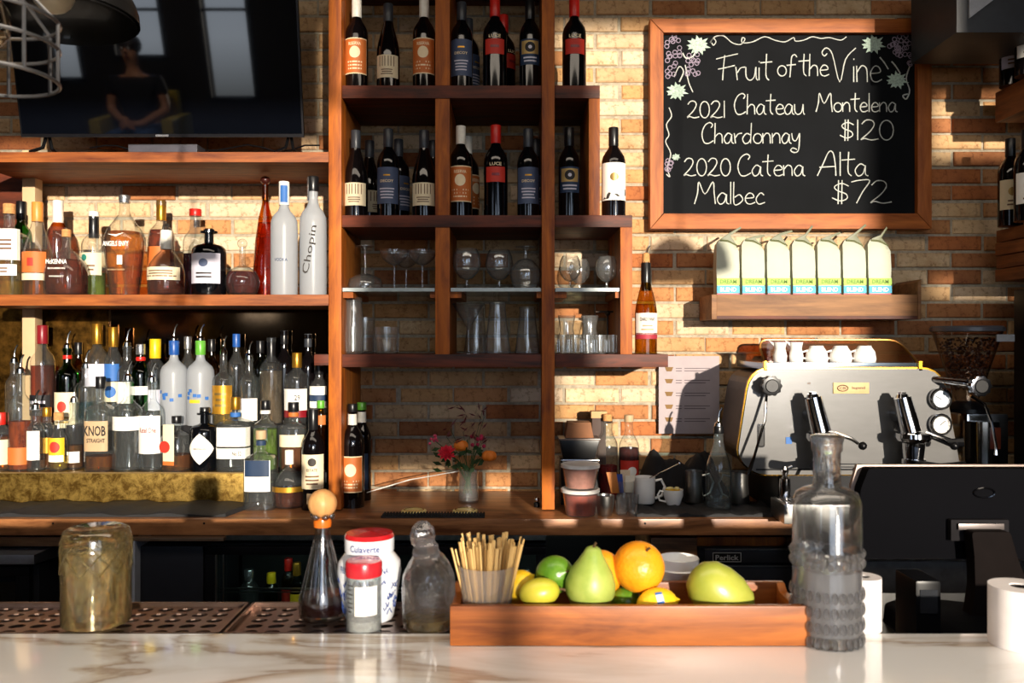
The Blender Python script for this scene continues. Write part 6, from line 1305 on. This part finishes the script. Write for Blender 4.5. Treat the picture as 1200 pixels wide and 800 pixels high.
T = thing('white_bowl','small white bowl standing behind the fruit outside the tray','bowl',(X(795,1.285),1.285,ZM)); MB().rev([(.001,0),(.016,0),(.018,.006),(.026,.05),(.030,.075),(.031,Z(664,1.285)-ZM),(.029,Z(664,1.285)-ZM),(.025,.06),(.001,.02)],32,cap=False).build('bowl_wall', WHT, T)
MB().rev([(.031,Z(667,1.285)-ZM),(.0325,Z(665,1.285)-ZM),(.030,Z(663,1.285)-ZM),(.001,Z(662,1.285)-ZM)],32,cap=False).build('flat_lid', WHT, T)
# big decanter
T = thing('pressed_glass_decanter','tall square shouldered pressed glass decanter of water right of the tray','decanter',(X(969,1.146),1.146,ZM)); dz_ = lambda y: Z(y,1.146)-ZM
DG = heroglass('pressed_glass',(.97,.975,.985),bump=.35,bscale=90,thru=.3,milk=.12); DG2 = heroglass('smooth_thick_glass',(.975,.98,.985),thru=.3,milk=.06)
MB().rev([(.001,0),(.041,0),(.0435,.003),(.0445,.008),(.0445,dz_(648)),(.0455,dz_(646)),(.0455,dz_(640)),(.0445,dz_(637)),(.0445,dz_(588)),(.040,dz_(577)),(.030,dz_(572)),(.019,dz_(569)),(.0175,dz_(562)),(.0175,dz_(530)),(.020,dz_(527)),(.020,dz_(512))],48,cap=False).build('glass_wall', DG2, T, sharp=50)
MB().rev([(.001,.010),(.040,.012),(.0405,.02),(.0405,dz_(590)),(.036,dz_(580)),(.016,dz_(573)),(.0135,dz_(562)),(.0145,dz_(512))][::-1],40,cap=False).build('inner_wall', clear('inner_glass',(.96,.97,.97),edge=(.5,.52,.54)), T, sharp=60)
mb = MB()
for k in range(26):
    a = 2*pi*k/26
    for zz in range(4): z = dz_(743)+zz*.020; mb.ball((.0445*cos(a),.0445*sin(a),z),.0046,7,5,(1,1,1.7))
    for zz in range(2): z = dz_(656)+zz*.013; mb.ball((.0450*cos(a+.12),.0450*sin(a+.12),z),.0044,7,5,(1,1,1.1))
mb.build('pressed_dimples', heroglass('pressed_dimple_glass',(.96,.96,.98),thru=.45,milk=.25), T)['kind'] = 'stuff'
MB().rev([(.001,.0125),(.0395,.014),(.0395,dz_(664)),(.001,dz_(664))],36,cap=False).build('water', clear('sunlit_white_water',(.90,.90,.94),edge=(.8,.8,.86),haze=.6,hazecol=(.96,.95,1)), T)  # white haze stands in for sunlight glowing in the water
MB().tube([(.0,-.0,dz_(562)),(.002,0,dz_(545)),(.0,0,dz_(530))],.0035,8).build('pour_tube', DG2, T); MB().rev([(.0205,dz_(518)),(.0215,dz_(515)),(.0215,dz_(511)),(.016,dz_(509))],32).build('lip_ring', DG2, T)
# paper rolls
def roll(label,x,Y,r,yt):
    T = thing('paper_roll',label,'paper roll',(X(x,Y),Y,ZM),0,'white paper rolls on the bar'); H_ = Z(yt,Y)-ZM
    MB().rev([(r*.35,0),(r,0),(r,H_),(r*.35,H_),(r*.35,0)],36,cap=False).build('paper', pm('roll_paper','e8e0dc',.7,0,.04), T, sharp=50); MB().rev([(r*.34,.001),(r*.34,H_-.002),(r*.26,H_-.002),(r*.26,.001),(r*.34,.001)],24,cap=False).build('core', pm('roll_core','2a2320',.8), T)
roll('white paper roll half hidden behind the tall pressed glass decanter',1012,1.190,.0235,675); roll('white receipt paper roll standing at the right edge of the bar',1196,1.128,.0385,686)
tag(MB().box(X(990,1.25),X(1018,1.25),1.22,1.3,ZM,ZM+.004).build('steel_plate', STEEL, bev=.001), 'thin steel plate lying on the marble behind the tall decanter', 'plate')
# register
YP = 1.62; RG = thing('register_screen','black point of sale monitor seen from behind on a curved stand','monitor',(0,0,0)); rx = lambda x: X(x,YP); rz_ = lambda y: Z(y,YP)
sh = rpoly([(1018,549),(1290,549),(1290,655),(1010,655),(1008,575)],[3,3,3,3,6],3)
SATB = pm('satin_black_shell','08080b',.7,0,.08,6,spec=.03); MB().prism([(rx(a),rz_(b)) for a,b in sh],YP,YP+.03).build('back_shell', SATB, RG, bev=.003)
MB().prism([(rx(1012),rz_(547)),(rx(1292),rz_(547)),(rx(1292),rz_(660)),(rx(1006),rz_(660)),(rx(1005),rz_(572))],YP+.031,YP+.042).build('silver_bezel', pm('silver_bezel','7c6c64',.45,.5), RG, bev=.002)
MB().box(rx(1010),rx(1290),YP+.0425,YP+.044,rz_(655),rz_(552)).build('screen_glass', BLK, RG, smooth=False)
MB().tube([(rx(1153)+.020*cos(2*pi*k/20),YP-.002,rz_(577)+.009*sin(2*pi*k/20)) for k in range(20)],.0016,5,close=True).build('moulded_logo_ring', pm('gloss_black','08080a',.12,coat=.5), RG)
MB().box(rx(1110),rx(1178),YP-.014,YP,rz_(632),rz_(607)).build('hinge_plate', pm('dark_grey_metal','1a181a',.7,0,spec=.1), RG, bev=.004); MB().box(rx(1117),rx(1170),YP-.020,YP-.014,rz_(618),rz_(611)).build('hinge_slot', pm('grey_metal','6a6260',.35,.8), RG, bev=.001)
neck = [(1124,617),(1168,617),(1176,645),(1196,700),(1196,742),(1125,742),(1122,720),(1128,680),(1127,645)]
MB().prism([(rx(a),rz_(b)) for a,b in rpoly(neck,4,3)],YP-.045,YP-.015).build('stand_neck', pm('brown_black_stand','120d0c',.7,spec=.05), RG, bev=.006)
MB().prism([(rx(a),rz_(b)) for a,b in rpoly([(1050,716),(1075,708),(1125,712),(1200,720),(1205,741),(1048,741)],4,3)],YP-.16,YP+.05).build('stand_base', SATB, RG, bev=.006)
MB().box(rx(1045),rx(1215),YP-.18,YP+.06,.9255,rz_(741)).build('base_foot', SATB, RG, bev=.003)
text('Dy', P_LIL, RG, .020, rx(1161)+.004, rz_(717), y=YP-.046, name='maker_lettering', thick=.0, width=.034); MB().tube([(rx(1122)+.004*cos(2*pi*k/16),YP-.0465,rz_(729)+.009*sin(2*pi*k/16)) for k in range(16)],.0012,5,close=True).build('white_ring_mark', P_LIL, RG)
T = thing('card_reader','small black card reader behind the paper roll','card reader',(rx(1040),YP-.12,.9255)); MB().box(-.022,.022,-.04,.04,0,.135).build('body', BLK, T, bev=.006); MB().box(-.015,.015,-.0415,-.040,.08,.12).build('screen', pm('reader_screen','2a2c30',.1), T, smooth=False)

# ================================================================ SEATED PERSON BEHIND THE CAMERA (seen in the television screen)
def skinfig(name, joints, edges, mat, parent, sub=2):
    me = bpy.data.meshes.new(name); me.from_pydata([j[0] for j in joints], edges, []); me.update()
    o = put(name, me, parent); md = o.modifiers.new('skin','SKIN'); sl = me.skin_vertices[0].data
    for i, j in enumerate(joints): sl[i].radius = (j[1], j[1] if len(j) < 3 else j[2])
    sl[0].use_root = True; md.use_smooth_shade = True; o.modifiers.new('sub','SUBSURF').levels = sub; o.modifiers['sub'].render_levels = sub
    me.materials.append(mat); return o
PX_, PY_ = -3.36, -2.05; PZ = .95
st = thing('platform','dark seating platform behind the camera','platform',(PX_,PY_,0)); MB().box(-.8,.8,-.6,.6,0,PZ).build('deck', DARKW, st)
ch = thing('yellow_chair','yellow armchair on the platform carrying the seated person','chair',(PX_,PY_,PZ)); YL = pm('mustard_fabric','b09a2c',.8)
MB().box(-.27,.27,-.25,.25,.30,.42).build('seat', YL, ch, bev=.02); MB().box(-.27,.27,-.30,-.22,.30,.86).build('backrest', YL, ch, bev=.02)
for s_ in (-1,1):
    MB().box(s_*.32-.05,s_*.32+.05,-.25,.25,.30,.66).build('armrest', YL, ch, bev=.015)
    for t_ in (-1,1): MB().cyl((s_*.28,t_*.22,0),(s_*.28,t_*.22,.30),.018).build('leg', BLK, ch)
PR = thing('person','seated person in black t-shirt and blue jeans with arms crossed on the lap','person',(PX_,PY_,PZ)); SKN = pm('skin_tone','c08a6a',.5,sss=.1); SHT = pm('black_tshirt','17161a',.85); JN = pm('blue_jeans','3a5a8a',.85); HR = pm('dark_hair','1c120c',.6)
b = skinfig('body',[((0,0,.52),.13,.10),((0,.0,.72),.12,.09),((0,-.02,.92),.15,.10),((0,0,1.03),.06),((0,.01,1.10),.045),((0,.03,1.18),.075,.085),((0,.03,1.27),.07,.08),
    ((.20,0,.97),.05),((.25,.02,.72),.042),((.10,.24,.62),.035),((.02,.28,.62),.03),((-.20,0,.97),.05),((-.25,.02,.72),.042),((-.08,.24,.66),.035),((0,.28,.66),.03),
    ((.11,.02,.50),.09),((.14,.42,.50),.07),((.13,.46,.10),.05),((.13,.56,.05),.04),((-.11,.02,.50),.09),((-.14,.42,.50),.07),((-.13,.46,.10),.05),((-.13,.56,.05),.04)],
    [(0,1),(1,2),(2,3),(3,4),(4,5),(5,6),(2,7),(7,8),(8,9),(9,10),(2,11),(11,12),(12,13),(13,14),(0,15),(15,16),(16,17),(17,18),(0,19),(19,20),(20,21),(21,22)],SKN,PR)
skinfig('t_shirt',[((0,0,.54),.15,.12),((0,.0,.72),.14,.11),((0,-.02,.92),.17,.12),((0,0,1.0),.09),((.20,0,.97),.065),((.235,.01,.83),.058),((-.20,0,.97),.065),((-.235,.01,.83),.058)],[(0,1),(1,2),(2,3),(2,4),(4,5),(2,6),(6,7)],SHT,PR)
skinfig('jeans',[((0,0,.50),.15,.13),((.11,.04,.50),.10),((.14,.42,.50),.085),((.13,.46,.14),.065),((-.11,.04,.50),.10),((-.14,.42,.50),.085),((-.13,.46,.14),.065)],[(0,1),(1,2),(2,3),(0,4),(4,5),(5,6)],JN,PR)
MB().ball((0,.0,1.27),.095,16,10,(1,1.05,1.0)).ball((0,-.01,1.395),.045,12,8).build('hair', HR, PR)
face = MB().ball((-.03,.112,1.25),.010,8,6).ball((.03,.112,1.25),.010,8,6); face.build('eyes', pm('eye_white','d8d4d0',.3), PR); MB().cyl((0,.108,1.25),(0,.135,1.215),.008,.014,8).build('nose', SKN, PR); MB().ball((0,.108,1.18),.022,10,6,(1,.5,.35)).build('mouth', pm('lips','8a3a34',.5), PR)
for s_ in (-1,1):
    for q in range(5): MB().tube([(s_*(.02),.30,.64+.01*s_),(-s_*(.03),.315+.004*q,.655-.014*q),(-s_*(.06+.006*(q%3)),.30+.004*q,.65-.016*q)],[.012,.009,.007],8).build('finger', SKN, PR)
